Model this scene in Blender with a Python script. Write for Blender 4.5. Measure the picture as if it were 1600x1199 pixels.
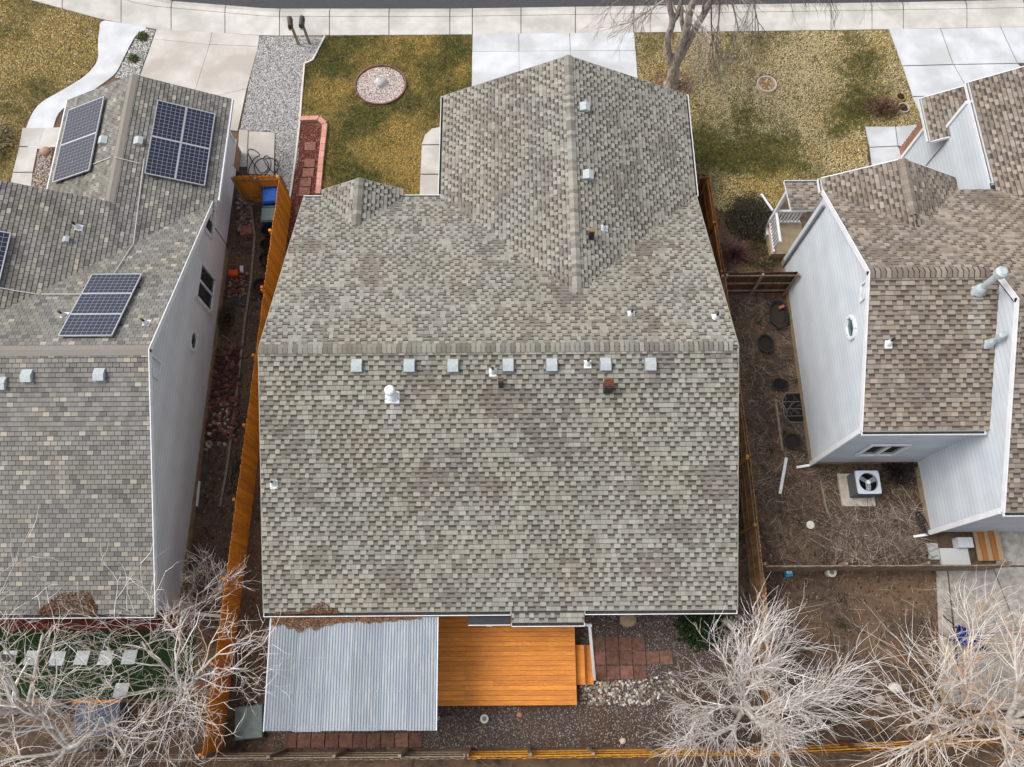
import bpy, math, random
from mathutils import Vector, Matrix, noise
# ---------------------------------------------------------------- camera, world, sun, exposure
SC = bpy.context.scene
for o in list(bpy.data.objects): bpy.data.objects.remove(o)
COL = SC.collection
CAM_H, PITCH, ROLL, FPX = 27.0, math.radians(19.6), math.radians(0.4), 1220.0
_c, _s = math.cos(PITCH), math.sin(PITCH)
_U, _F, _R = Vector((0, _c, _s)), Vector((0, _s, -_c)), Vector((1, 0, 0))
CR = _R * math.cos(ROLL) - _U * math.sin(ROLL)
CU = _U * math.cos(ROLL) + _R * math.sin(ROLL)
cam_d = bpy.data.cameras.new('camera'); cam = bpy.data.objects.new('camera', cam_d); COL.objects.link(cam)
cam_d.sensor_fit = 'HORIZONTAL'; cam_d.sensor_width = 36.0; cam_d.lens = 36.0 * FPX / 1600.0
cam_d.clip_start = 0.5; cam_d.clip_end = 600
cam.matrix_world = Matrix(((CR.x, CU.x, -_F.x, 0), (CR.y, CU.y, -_F.y, 0), (CR.z, CU.z, -_F.z, CAM_H), (0, 0, 0, 1)))
SC.camera = cam
W = bpy.data.worlds.new('World'); SC.world = W; W.use_nodes = True
nt = W.node_tree; bgn = nt.nodes['Background']
sky = nt.nodes.new('ShaderNodeTexSky'); sky.sky_type = 'NISHITA'; sky.sun_disc = False
SUN_DIR = Vector((-0.58, 0.12, 0.80)).normalized()          # from the scene towards the sun
sky.sun_elevation = math.asin(SUN_DIR.z); sky.sun_rotation = math.atan2(SUN_DIR.x, SUN_DIR.y)
sky.air_density = 1.0; sky.dust_density = 3.5; sky.ozone_density = 1.0
hsv = nt.nodes.new('ShaderNodeHueSaturation'); hsv.inputs['Saturation'].default_value = 0.35   # thin overcast: a paler sky
nt.links.new(sky.outputs[0], hsv.inputs['Color']); nt.links.new(hsv.outputs[0], bgn.inputs[0])
bgn.inputs[1].default_value = 0.15
sd = bpy.data.lights.new('sun', 'SUN'); sun = bpy.data.objects.new('sun', sd); COL.objects.link(sun)
sd.energy = 0.85; sd.angle = math.radians(26); sd.color = (1.0, 0.96, 0.90)
sun.rotation_euler = SUN_DIR.to_track_quat('Z', 'Y').to_euler()
SC.view_settings.view_transform = 'Standard'; SC.view_settings.look = 'None'
SC.view_settings.gamma = 1.0; SC.view_settings.use_curve_mapping = False
SC.view_settings.exposure = 0.66

# ---------------------------------------------------------------- survey: a sight line met with a level plane gives the true position
def ray(px, py): return CR * ((px - 800) / FPX) + CU * ((599.5 - py) / FPX) + _F
def G(px, py, z=0.0):
    r = ray(px, py); t = (z - CAM_H) / r.z
    return Vector((r.x * t, r.y * t, z))
def onplane(px, py, O, n):
    r = ray(px, py); e = Vector((0, 0, CAM_H)); t = (Vector(O) - e).dot(n) / r.dot(n)
    return e + r * t

# ---------------------------------------------------------------- materials
MATS = {}
def mat(name, c1, c2=None, scale=6.0, rough=0.85, metal=0.0, tint=False, bump=0.0, bscale=40.0, c3=None, scale3=0.6, detail=6.0, spec=0.3, stretch=None):
    """two colours mixed by noise, a third by large patches, optional 'tint' face attribute, noise bump"""
    if name in MATS: return MATS[name]
    m = bpy.data.materials.new(name); m.use_nodes = True; MATS[name] = m
    N, L = m.node_tree.nodes, m.node_tree.links; b = N['Principled BSDF']
    b.inputs['Roughness'].default_value = rough; b.inputs['Metallic'].default_value = metal
    b.inputs['Specular IOR Level'].default_value = spec
    geo = N.new('ShaderNodeNewGeometry'); vec = geo.outputs['Position']
    if stretch:
        mp = N.new('ShaderNodeMapping'); mp.inputs['Scale'].default_value = stretch
        L.new(vec, mp.inputs[0]); vec = mp.outputs[0]
    def rgb(c): return (c[0], c[1], c[2], 1)
    def mix(f, a, b_, mode='MIX'):
        x = N.new('ShaderNodeMix'); x.data_type = 'RGBA'; x.blend_type = mode
        for sock, v in ((x.inputs[0], f), (x.inputs[6], a), (x.inputs[7], b_)):
            if hasattr(v, 'is_output'): L.new(v, sock)
            else: sock.default_value = v
        return x.outputs[2]
    def nz(sc, det=detail, lo=0.35, hi=0.65):
        t = N.new('ShaderNodeTexNoise'); t.inputs['Scale'].default_value = sc; t.inputs['Detail'].default_value = det
        L.new(vec, t.inputs['Vector'])
        r = N.new('ShaderNodeMapRange'); r.inputs[1].default_value = lo; r.inputs[2].default_value = hi
        L.new(t.outputs[0], r.inputs[0]); return r.outputs[0]
    col = rgb(c1)
    if c2 is not None: col = mix(nz(scale), rgb(c1), rgb(c2))
    if c3 is not None: col = mix(nz(scale3, 4.0, 0.42, 0.62), col, rgb(c3))
    if tint:
        at = N.new('ShaderNodeAttribute'); at.attribute_name = 'tint'
        col = mix(1.0, col, at.outputs['Color'], 'MULTIPLY')
    if hasattr(col, 'is_output'): L.new(col, b.inputs['Base Color'])
    else: b.inputs['Base Color'].default_value = col
    if bump > 0:
        bt = N.new('ShaderNodeTexNoise'); bt.inputs['Scale'].default_value = bscale; bt.inputs['Detail'].default_value = 5
        L.new(vec, bt.inputs['Vector'])
        bn = N.new('ShaderNodeBump'); bn.inputs['Strength'].default_value = bump; bn.inputs['Distance'].default_value = 0.03
        L.new(bt.outputs[0], bn.inputs['Height']); L.new(bn.outputs[0], b.inputs['Normal'])
    return m
def lin(r, g, b):
    f = lambda v: (v / 255 / 12.92) if v <= 10 else ((v / 255 + 0.055) / 1.055) ** 2.4
    return (f(r), f(g), f(b))

# ---------------------------------------------------------------- mesh helpers
class MB:
    def __init__(s): s.v = []; s.f = []; s.t = []; s.ct = None
    def face(s, pts, tint=None):
        k = len(s.v); s.v.extend([tuple(p) for p in pts]); s.f.append(tuple(range(k, k + len(pts)))); s.t.append(tint or s.ct or (1, 1, 1))
    def hexa(s, p, tint=None):                       # p: 4 bottom points then 4 top points, both counter-clockwise from above
        k = len(s.v); s.v.extend([tuple(q) for q in p])
        for f in ((3, 2, 1, 0), (4, 5, 6, 7), (0, 1, 5, 4), (1, 2, 6, 5), (2, 3, 7, 6), (3, 0, 4, 7)):
            s.f.append(tuple(k + i for i in f)); s.t.append(tint or s.ct or (1, 1, 1))
    def box(s, c, d, rz=0.0, M=None, tint=None):
        x, y, z = d[0] / 2, d[1] / 2, d[2] / 2
        P = [Vector(q) for q in ((-x, -y, -z), (x, -y, -z), (x, y, -z), (-x, y, -z), (-x, -y, z), (x, -y, z), (x, y, z), (-x, y, z))]
        if M is None: M = Matrix.Translation(c) @ Matrix.Rotation(rz, 4, 'Z')
        s.hexa([M @ q for q in P], tint)
    def bar(s, a, b, w, h, up=(0, 0, 1), tint=None):  # a square bar from a to b
        a, b = Vector(a), Vector(b); d = (b - a).normalized(); up = Vector(up)
        if abs(d.dot(up)) > 0.98: up = Vector((1, 0, 0))
        r = d.cross(up).normalized(); q = r.cross(d)
        r *= w / 2; q *= h / 2
        s.hexa([a - r - q, a + r - q, b + r - q, b - r - q, a - r + q, a + r + q, b + r + q, b - r + q], tint)
    def tube(s, pts, rad, n=6, cap=True, tint=None):
        pts = [Vector(p) for p in pts]; m = len(pts)
        if not hasattr(rad, '__len__'): rad = [rad] * m
        k = len(s.v); x = None; t = tint or s.ct or (1, 1, 1)
        for i, p in enumerate(pts):
            d = (pts[min(i + 1, m - 1)] - pts[max(i - 1, 0)])
            d = d.normalized() if d.length > 1e-9 else Vector((0, 0, 1))
            if x is None:
                x = d.orthogonal().normalized()
            else:
                x = x - d * x.dot(d); x = x.normalized() if x.length > 1e-6 else d.orthogonal().normalized()
            y = d.cross(x)
            for j in range(n):
                a = 2 * math.pi * j / n; s.v.append(tuple(p + (x * math.cos(a) + y * math.sin(a)) * rad[i]))
        for i in range(m - 1):
            for j in range(n):
                s.f.append((k + i * n + j, k + i * n + (j + 1) % n, k + (i + 1) * n + (j + 1) % n, k + (i + 1) * n + j)); s.t.append(t)
        if cap:
            s.f.append(tuple(k + j for j in reversed(range(n)))); s.t.append(t)
            s.f.append(tuple(k + (m - 1) * n + j for j in range(n))); s.t.append(t)
    def lathe(s, c, prof, n=16, tint=None, M=None):   # prof: (radius, z) pairs, closed at both ends
        M = M or Matrix.Translation(c); k = len(s.v); t = tint or s.ct or (1, 1, 1)
        for r, z in prof:
            for j in range(n):
                a = 2 * math.pi * j / n; s.v.append(tuple(M @ Vector((r * math.cos(a), r * math.sin(a), z))))
        for i in range(len(prof) - 1):
            for j in range(n):
                s.f.append((k + i * n + j, k + i * n + (j + 1) % n, k + (i + 1) * n + (j + 1) % n, k + (i + 1) * n + j)); s.t.append(t)
        s.f.append(tuple(k + j for j in reversed(range(n)))); s.t.append(t)
        e = k + (len(prof) - 1) * n; s.f.append(tuple(e + j for j in range(n))); s.t.append(t)
    def prism(s, poly, z0, z1, tint=None):            # poly: xy points counter-clockwise
        n = len(poly); k = len(s.v); t = tint or s.ct or (1, 1, 1)
        s.v.extend([(p[0], p[1], z0) for p in poly]); s.v.extend([(p[0], p[1], z1) for p in poly])
        s.f.append(tuple(k + i for i in reversed(range(n)))); s.f.append(tuple(k + n + i for i in range(n))); s.t += [t, t]
        for i in range(n):
            j = (i + 1) % n; s.f.append((k + i, k + j, k + n + j, k + n + i)); s.t.append(t)
    def rock(s, c, r, rng, tint=None, flat=0.7):
        k = len(s.v); t = tint or s.ct or (1, 1, 1)
        a0 = rng.random() * 6.28; ex = rng.uniform(0.75, 1.3)
        def pt(az, el, rr):
            x = math.cos(az) * math.cos(el) * rr * ex; y = math.sin(az) * math.cos(el) * rr / ex
            ca, sa = math.cos(a0), math.sin(a0)
            s.v.append((c[0] + x * ca - y * sa, c[1] + x * sa + y * ca, c[2] + math.sin(el) * rr * flat))
        for j in range(6): pt(j * 1.047 + rng.uniform(-.2, .2), -0.25, r * rng.uniform(.85, 1.1))
        for j in range(5): pt(j * 1.2566 + rng.uniform(-.2, .2), 0.65, r * rng.uniform(.8, 1.05))
        pt(0, 1.5, r * rng.uniform(.85, 1.0))
        for j in range(5):
            s.f.append((k + j, k + (j + 1) % 6, k + 6 + (j + 1) % 5, k + 6 + j)); s.t.append(t)
            s.f.append((k + 6 + j, k + 6 + (j + 1) % 5, k + 11)); s.t.append(t)
        s.f.append((k + 5, k, k + 6)); s.t.append(t)
    def chip(s, c, r, rng, tint=None):                # a tiny angular stone
        a = rng.random() * 6.28; k = len(s.v); t = tint or (1, 1, 1)
        for j in range(3): q = a + j * 2.094 + rng.uniform(-.4, .4); s.v.append((c[0] + r * math.cos(q), c[1] + r * math.sin(q), c[2] - r * .2))
        s.v.append((c[0] + r * rng.uniform(-.4, .4), c[1] + r * rng.uniform(-.4, .4), c[2] + r * rng.uniform(.45, .8)))
        for f in ((0, 1, 3), (1, 2, 3), (2, 0, 3)): s.f.append(tuple(k + i for i in f)); s.t.append(t)
    def mesh(s, name):
        me = bpy.data.meshes.new(name); me.from_pydata(s.v, [], s.f); me.update()
        if any(t != (1, 1, 1) for t in s.t):
            at = me.attributes.new('tint', 'FLOAT_COLOR', 'FACE'); buf = []
            for t in s.t: buf.extend((t[0], t[1], t[2], 1.0))
            at.data.foreach_set('color', buf)
        else:
            at = me.attributes.new('tint', 'FLOAT_COLOR', 'FACE'); at.data.foreach_set('color', [1.0] * (4 * len(s.f)))
        return me
    def build(s, name, m, parent=None, smooth=False, **tags):
        me = s.mesh(name); me.materials.append(m)
        if smooth: me.polygons.foreach_set('use_smooth', [True] * len(me.polygons))
        return link(name, me, parent, **tags)
def link(name, me, parent=None, M=None, **tags):
    o = bpy.data.objects.new(name, me); COL.objects.link(o)
    if parent is not None: o.parent = parent
    if M is not None: o.matrix_local = M
    for k, v in tags.items(): o[k] = v
    return o
def thing(name, label, category, group=None):
    o = bpy.data.objects.new(name, None); COL.objects.link(o); o.empty_display_size = 0.2
    o['label'] = label; o['category'] = category
    if group: o['group'] = group
    return o
def seat(root, at):                                    # put a thing's origin at its base without moving its parts
    at = Vector(at)
    root.location = at
    for ch in root.children: ch.location = ch.location - at
def sheet(name, poly, z, m, **tags):
    b = MB(); b.face([(p[0], p[1], z) for p in poly]); return b.build(name, m, **tags)
def in_poly(x, y, poly):
    c = False; j = len(poly) - 1
    for i in range(len(poly)):
        xi, yi = poly[i][0], poly[i][1]; xj, yj = poly[j][0], poly[j][1]
        if (yi > y) != (yj > y) and x < (xj - xi) * (y - yi) / (yj - yi) + xi: c = not c
        j = i
    return c
def sample(poly, n, rng):
    x0 = min(p[0] for p in poly); x1 = max(p[0] for p in poly); y0 = min(p[1] for p in poly); y1 = max(p[1] for p in poly)
    out = []
    while len(out) < n:
        x, y = rng.uniform(x0, x1), rng.uniform(y0, y1)
        if in_poly(x, y, poly): out.append((x, y))
    return out
def gp(*px): return [tuple(G(a, b))[:2] for a, b in px]
def jit(c, v, rng): k = 1 + rng.uniform(-v, v); return (c[0] * k, c[1] * k, c[2] * k)

M_WHITE = mat('white_paint', (.74, .75, .76), (.66, .67, .68), 3, 0.5)
M_BLACK = mat('black_plastic', (.018, .018, .02), (.035, .033, .03), 8, 0.55)
M_DARKIN = mat('dark_gap', (.02, .02, .02), None, rough=.9)
M_GALV = mat('galvanised', (.52, .58, .60), (.44, .49, .51), 12, 0.45, 0.25)
M_GLASS = mat('window_glass', (.03, .04, .045), None, rough=.06, spec=.6)
M_SHING = mat('shingle_granules', (1, 1, 1), (.80, .80, .82), 60, 0.92, tint=True, bump=0.25, bscale=160, c3=(.90, .885, .84), scale3=0.45)
M_TINT = mat('plain_tinted', (1, 1, 1), (.82, .82, .82), 25, 0.85, tint=True)
# ================================================================ THE GROUND
rng = random.Random(7)
M_DIRT = mat('dirt', lin(100, 83, 69), lin(66, 54, 46), 5, .95, bump=.8, bscale=30, c3=lin(112, 90, 70), scale3=.7)
M_ASPH = mat('asphalt', (.075, .075, .078), (.05, .05, .052), 30, .9, bump=.4, bscale=120)
M_WALK = mat('pale_concrete', (.57, .545, .50), (.50, .475, .43), 2.2, .85, bump=.15, bscale=60, tint=True, c3=(.43, .405, .37), scale3=.9)
M_DRIVE = mat('white_concrete', (.60, .615, .63), (.53, .545, .56), 1.8, .85, bump=.1, bscale=60, tint=True, c3=(.46, .465, .465), scale3=.8)
M_TAN = mat('tan_concrete', (.57, .535, .49), (.50, .465, .425), 1.5, .85, bump=.12, bscale=60, tint=True, c3=(.42, .375, .33), scale3=.6)
SI = [(-200, -80), (-60, -35), (45, 0), (163, 32), (245, 47), (420, 57), (740, 55), (1000, 52), (1390, 47), (1600, 43), (1900, 37)]
SO = [(-120, -95), (20, -50), (130, -17), (230, 10), (420, 27), (500, 27), (700, 27), (900, 24), (1250, 19), (1500, 15), (1600, 13), (1900, 7)]
SE = [(-60, -110), (90, -66), (200, -22), (267, -1), (420, 11), (500, 11), (700, 11), (900, 8), (1250, 3), (1410, 1), (1600, -3), (1900, -9)]
def interp(line, x):
    for (a, b), (c, d) in zip(line, line[1:]):
        if a <= x <= c: return b + (d - b) * (x - a) / (c - a)
    return line[-1][1]
kerbline = gp(*SO)
# one sheet to the far distance: yards level, a step down to the street along the kerb
gb = MB()
far = 220
front = [Vector((p[0], p[1], 0)) for p in kerbline]
k0 = [Vector((-far, front[0].y, 0))] + front + [Vector((far, front[-1].y, 0))]
for a, b in zip(k0, k0[1:]):
    gb.face([(a.x, -far, 0), (b.x, -far, 0), (b.x, b.y, 0), (a.x, a.y, 0)])
    gb.face([(a.x, a.y, 0), (b.x, b.y, 0), (b.x, b.y, -.13), (a.x, a.y, -.13)])
    gb.face([(a.x, a.y, -.13), (b.x, b.y, -.13), (b.x, far, -.13), (a.x, far, -.13)])
gb.build('ground', M_DIRT, kind='structure')
se = gp(*SE)
sb = MB()
for a, b in zip(se, se[1:]): sb.face([(a[0], a[1], -.125), (b[0], b[1], -.125), (b[0], b[1] + 40, -.125), (a[0], a[1] + 40, -.125)])
sb.build('street', M_ASPH, kind='structure')
# kerb and gutter, one cast length after another
kerb_root = bpy.data.objects.new('kerb', None); COL.objects.link(kerb_root); kerb_root['kind'] = 'structure'
walk_root = bpy.data.objects.new('sidewalk', None); COL.objects.link(walk_root); walk_root['kind'] = 'structure'
KX = [-60, 20, 98, 190, 268, 352, 437, 515, 608, 703, 738, 814, 899, 990, 1072, 1180, 1298, 1362, 1411, 1510, 1600, 1700]
for a, b in zip(KX, KX[1:]):
    m = MB(); t = jit((1, 1, 1), .05, rng)
    steps = 3
    for i in range(steps):
        xa = a + (b - a) * i / steps; xb = a + (b - a) * (i + 1) / steps
        ga = .6 if i == 0 else 0; gbx = .6 if i == steps - 1 else 0
        xa += ga; xb -= gbx
        p = [G(xa, interp(SO, xa) - .4), G(xb, interp(SO, xb) - .4), G(xb, interp(SE, xb)), G(xa, interp(SE, xa))]
        mid = [p[0].lerp(p[3], .45), p[1].lerp(p[2], .45)]
        m.face([(p[0].x, p[0].y, .035), (p[1].x, p[1].y, .035), (mid[1].x, mid[1].y, .025), (mid[0].x, mid[0].y, .025)], t)
        m.face([(mid[0].x, mid[0].y, .025), (mid[1].x, mid[1].y, .025), (p[2].x, p[2].y, -.10), (p[3].x, p[3].y, -.10)], jit((.86, .85, .84), .03, rng))
        m.face([(p[3].x, p[3].y, -.10), (p[2].x, p[2].y, -.10), (p[2].x, p[2].y, -.16), (p[3].x, p[3].y, -.16)], t)
        m.face([(p[0].x, p[0].y, -.12), (p[1].x, p[1].y, -.12), (p[1].x, p[1].y, .035), (p[0].x, p[0].y, .035)], t)
    m.build('kerb_stone', M_WALK, kerb_root)
    m = MB()
    for i in range(steps):
        xa = a + (b - a) * i / steps + (.6 if i == 0 else 0); xb = a + (b - a) * (i + 1) / steps - (.6 if i == steps - 1 else 0)
        p = [G(xa, interp(SI, xa)), G(xb, interp(SI, xb)), G(xb, interp(SO, xb) + .5), G(xa, interp(SO, xa) + .5)]
        m.hexa([(q.x, q.y, -.05) for q in p] + [(q.x, q.y, .045) for q in p], t)
    m.build('slab', M_WALK, walk_root)
def slabs(root_name, quads, m, z=.05, vary=.05):
    """quads: lists of ground corner points; each becomes one concrete slab with a recessed joint round it"""
    r = bpy.data.objects.new(root_name, None); COL.objects.link(r); r['kind'] = 'structure'
    for q in quads:
        cx = sum(p[0] for p in q) / len(q); cy = sum(p[1] for p in q) / len(q); poly = []
        for p in q:
            d = Vector((cx - p[0], cy - p[1], 0)); d = d.normalized() * .012; poly.append((p[0] + d.x, p[1] + d.y))
        ar = sum(poly[i][0] * poly[(i + 1) % len(poly)][1] - poly[(i + 1) % len(poly)][0] * poly[i][1] for i in range(len(poly)))
        if ar < 0: poly.reverse()
        b = MB(); b.prism(poly, -.06, z + rng.uniform(-.004, .004), jit((1, 1, 1), vary, rng)); b.build('slab', m, r)
    return r
def smooth_poly(pts, k=4):
    out = []; n = len(pts); V2 = [Vector((p[0], p[1], 0)) for p in pts]
    for i in range(n):
        p0, p1, p2, p3 = V2[i - 1], V2[i], V2[(i + 1) % n], V2[(i + 2) % n]
        sharp = (i in (0, n - 1)) or (i == 1)
        for j in range(1 if i == 0 else k):
            t = j / k; q = .5 * ((2 * p1) + (p2 - p0) * t + (2 * p0 - 5 * p1 + 4 * p2 - p3) * t ** 2 + (3 * p1 - p0 - 3 * p2 + p3) * t ** 3); out.append((q.x, q.y))
    return out
# the subject's driveway
xs = [-1.62, .40, 2.62, 5.44]; ys = [25.80, 24.83, 19.6]
slabs('driveway', [[(xs[i], ys[j + 1]), (xs[i + 1], ys[j + 1]), (xs[i + 1], ys[j]), (xs[i], ys[j])] for i in range(3) for j in range(2)], M_DRIVE)
# left neighbour's tan driveway
L0, L1, L2 = [gp((245, 47), (240, 62), (215, 132)), gp((332, 52), (328, 71), (300, 160)), gp((406, 57), (404, 74), (386, 140), (372, 206))]
slabs('neighbour_driveway', [[L0[0], L1[0], L1[1], L0[1]], [L1[0], L2[0], L2[1], L1[1]], [L0[1], L1[1], L1[2], L0[2]], [L1[1], L2[1], L2[2], L1[2]],
      [L1[2], L2[2], L2[3], gp((300, 200))[0]]] + [gp((374, 204), (388, 204), (386, 262), (371, 262)), gp((389, 206), (430, 208), (428, 275), (387, 273))], M_TAN)
# right neighbour's driveway
R = lambda *p: gp(*p)
slabs('right_driveway', [R((1388, 47), (1468, 46), (1488, 102), (1409, 104)), R((1469, 46), (1562, 44), (1588, 100), (1489, 102)), R((1563, 44), (1700, 42), (1740, 98), (1589, 100)),
      R((1410, 105), (1489, 103), (1515, 150), (1425, 152)), R((1490, 103), (1589, 101), (1640, 150), (1516, 150)), R((1425, 153), (1515, 151), (1500, 190), (1440, 184))], M_DRIVE)
slabs('front_walk', [R((1351, 199), (1398, 199), (1402, 229), (1358, 231)), R((1399, 199), (1440, 195), (1425, 232), (1403, 229)), R((1358, 232), (1402, 230), (1420, 262), (1362, 262))], M_DRIVE, .05)
slabs('garden_path', [R((690, 199), (675, 202), (664, 212), (659, 227), (692, 227)), R((659, 228), (692, 228), (692, 273), (657, 273)), R((657, 274), (692, 274), (692, 318), (655, 318))], M_WALK)
slabs('curved_path', [smooth_poly(R((165, 33), (228, 43), (212, 58), (197, 86), (185, 110), (172, 124), (128, 155), (96, 174), (84, 200), (80, 232), (38, 228), (42, 200), (60, 166), (98, 142), (134, 119), (153, 96), (154, 72), (156, 50)))], M_DRIVE)
slabs('flagstone_path', [R((36, 201), (70, 201), (62, 230), (31, 230)), R((31, 231), (60, 231), (52, 270), (21, 270)), R((21, 271), (52, 271), (48, 310), (12, 310)), R((70, 201), (100, 200), (96, 232), (62, 231))], M_WALK)

# lawns: a base sheet and standing blades
M_LAWNB = mat('lawn_thatch', lin(112, 98, 56), lin(78, 74, 38), 3, .95, bump=.8, bscale=40)
M_BLADE = mat('grass_blades', (1, 1, 1), None, rough=.8, tint=True)
GREEN, STRAW, PALE, OLIVE = lin(52, 60, 22), lin(170, 142, 78), lin(196, 180, 140), lin(96, 92, 38)
def lawn(name, poly, per_m2, green, seed, holes=(), pale=None, patches=()):
    pt = [(*tuple(G(a, b))[:2], rr_, am) for a, b, rr_, am in patches]
    r = random.Random(seed)
    sheet(name, poly, .012, M_LAWNB, kind='structure')
    x0 = min(p[0] for p in poly); x1 = max(p[0] for p in poly); y0 = min(p[1] for p in poly); y1 = max(p[1] for p in poly)
    n = int((x1 - x0) * (y1 - y0) * per_m2); b = MB()
    for _ in range(n):
        x, y = r.uniform(x0, x1), r.uniform(y0, y1)
        if not in_poly(x, y, poly): continue
        if any((x - h[0]) ** 2 + (y - h[1]) ** 2 < h[2] ** 2 for h in holes): continue
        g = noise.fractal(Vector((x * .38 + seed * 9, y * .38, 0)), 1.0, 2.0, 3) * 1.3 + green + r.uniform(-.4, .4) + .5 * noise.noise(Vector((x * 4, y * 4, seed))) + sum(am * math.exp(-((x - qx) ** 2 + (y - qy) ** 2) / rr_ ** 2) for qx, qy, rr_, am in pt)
        g = max(0, min(1, g))
        dry = PALE if (pale and pale(x, y) + r.uniform(-.4, .4) > .5) else STRAW
        wet = GREEN if r.random() < .6 else OLIVE
        c = [dry[i] * (1 - g) + wet[i] * g for i in range(3)]; c = jit(c, .35, r)
        a = r.random() * 6.283; w = r.uniform(.010, .026); h = r.uniform(.02, .06); l = r.uniform(.03, .09); x += r.gauss(0, .02); y += r.gauss(0, .02)
        dx, dy = math.cos(a), math.sin(a)
        b.face([(x - dy * w, y + dx * w, .012), (x + dy * w, y - dx * w, .012), (x + dx * l, y + dy * l, .012 + h)], c)
    return b.build('grass', M_BLADE, kind='stuff')
edgeL = R((508, 57), (490, 95), (477, 100), (472, 160), (470, 190))
LAWN1 = edgeL + [(-8.72, 21.4), (-7.68, 21.2), (-7.66, 15.4), (-3.62, 15.4), (-3.62, 20.3), (-3.2, 20.9), (-2.7, 20.95), (-2.3, 19.5), (-1.66, 19.6), (-1.66, 25.74)]
lawn('lawn', LAWN1, 900, .54, 1, holes=((-5.49, 23.1, 1.06),), patches=((525, 105, .9, .8), (552, 200, .8, .9), (705, 95, .8, .7), (690, 150, .7, .5), (570, 270, 1.2, .4), (660, 65, 1.2, -.7), (722, 110, .4, -.6), (505, 180, .6, -.5), (640, 240, .9, -.3), (530, 195, .4, -.4)))
LAWN2 = [(5.46, 19.5), (5.46, 25.78)] + R((1390, 48), (1440, 184), (1428, 200), (1350, 198), (1362, 300), (1230, 300), (1215, 330), (1130, 330)) + [(7.4, 17.4), (6.2, 17.3), (6.2, 19.5)]
lawn('lawn', LAWN2, 900, .27, 2, patches=((1088, 210, .8, .6), (1098, 255, .9, .6), (1350, 110, 1.1, .3), (1335, 160, 1.2, .35), (1310, 210, .4, .6), (1205, 262, .4, .8), (1190, 180, 1.2, .2), (1290, 90, 1.4, -.6), (1250, 110, 1.2, -.6), (1310, 150, .5, -.4), (1010, 80, .7, .5), (1090, 90, 1.0, -.6)), holes=((10.9, 23.1, .45),), pale=lambda x, y: .5 + .5 * noise.noise(Vector((x * .3, y * .3, 5))) + (.3 if y > 20 and x > 8 else .0))  # patches beside the garage paint its soft shadow as well as greener grass
LAWN3 = R((-150, -60), (45, 1), (163, 33), (153, 55), (153, 94), (133, 118), (97, 141), (58, 165), (40, 190), (22, 268), (5, 300), (-150, 300))
lawn('lawn', LAWN3, 650, .10, 3, pale=lambda x, y: .35)
M_TURF = mat('turf', (.012, .035, .008), (.02, .05, .012), 12, .9, bump=.6, bscale=90)
TURF = R((-120, 985), (306, 985), (300, 1092), (-120, 1092))
sheet('turf', TURF, .014, M_TURF, kind='structure')
tb = MB(); r_ = random.Random(5)
for x, y in sample(TURF, 9000, r_):
    a = r_.random() * 6.28; c = jit(lin(38, 66, 22), .45, r_)
    tb.face([(x - .02 * math.sin(a), y + .02 * math.cos(a), .014), (x + .02 * math.sin(a), y - .02 * math.cos(a), .014), (x + .04 * math.cos(a), y + .04 * math.sin(a), .05)], c)
tb.build('grass', M_BLADE, kind='stuff')

# gravel beds: a base sheet and loose stones
def gravel(name, poly, n, size, tints, seed, base, holes=(), z=.01, stone='pebbles', m=M_TINT):
    sheet(name, poly, z, base, kind='structure')
    r = random.Random(seed); b = MB()
    for x, y in sample(poly, n, r):
        if any((x - h[0]) ** 2 + (y - h[1]) ** 2 < h[2] ** 2 for h in holes): continue
        s = r.uniform(*size); (b.chip if n > 2500 else b.rock)((x, y, z + s * .2), s, r, jit(r.choice(tints), .15, r))
    return b.build(stone, m, kind='stuff')
M_GRAVB = mat('gravel_base', lin(182, 179, 174), lin(124, 121, 118), 22, .95, bump=1, bscale=40, detail=8)
GRAV = R((406, 58), (506, 58), (488, 94), (475, 99), (470, 160), (466, 250), (452, 302), (440, 275), (431, 275), (431, 207), (376, 203), (388, 140))
gravel('gravel_bed', GRAV, 26000, (.02, .05), [lin(218, 216, 212), lin(200, 198, 195), lin(168, 166, 163), lin(232, 229, 225), lin(128, 126, 123)], 3, M_GRAVB)
gravel('gravel_bed', R((228, 45), (243, 48), (215, 125), (178, 122), (188, 108), (199, 86), (213, 60)), 1200, (.02, .045), [lin(215, 212, 206), lin(180, 178, 172), lin(130, 126, 120)], 4, M_GRAVB)
gravel('gravel_bed', R((62, 232), (82, 233), (76, 300), (48, 300)), 700, (.02, .05), [lin(160, 140, 122), lin(120, 96, 80), lin(190, 180, 170)], 6, M_GRAVB)
# rear yard: dark crushed stone
M_DARKG = mat('crushed_stone_base', lin(92, 82, 78), lin(60, 53, 51), 26, .95, bump=1, bscale=50, detail=8, c3=lin(84, 66, 48), scale3=.5)
REAR = [(-7.6, 2.2), (7.45, 2.2), (7.45, -2.55), (-7.6, -2.55)]
gravel('crushed_stone', REAR, 42000, (.014, .036), [lin(118, 108, 106), lin(96, 86, 84), lin(150, 140, 136), lin(74, 64, 62), lin(128, 108, 98), lin(180, 172, 166)], 8, M_DARKG)
# behind the rear fence, side strips and the red beds
M_RED = mat('red_mulch', lin(112, 66, 52), lin(78, 46, 38), 14, .95, bump=1, bscale=50)
gravel('red_gravel_bed', [(-8.72, 21.2), (-7.75, 21.0), (-7.72, 15.0), (-8.85, 15.0)], 2200, (.015, .04), [lin(140, 84, 70), lin(112, 62, 52), lin(96, 52, 44), lin(160, 110, 96)], 9, M_RED)
gravel('red_mulch_bed', R((-60, 962), (300, 962), (300, 986), (-60, 986)), 1200, (.02, .05), [lin(120, 40, 34), lin(92, 30, 28), lin(140, 60, 48)], 10, M_RED)
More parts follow.
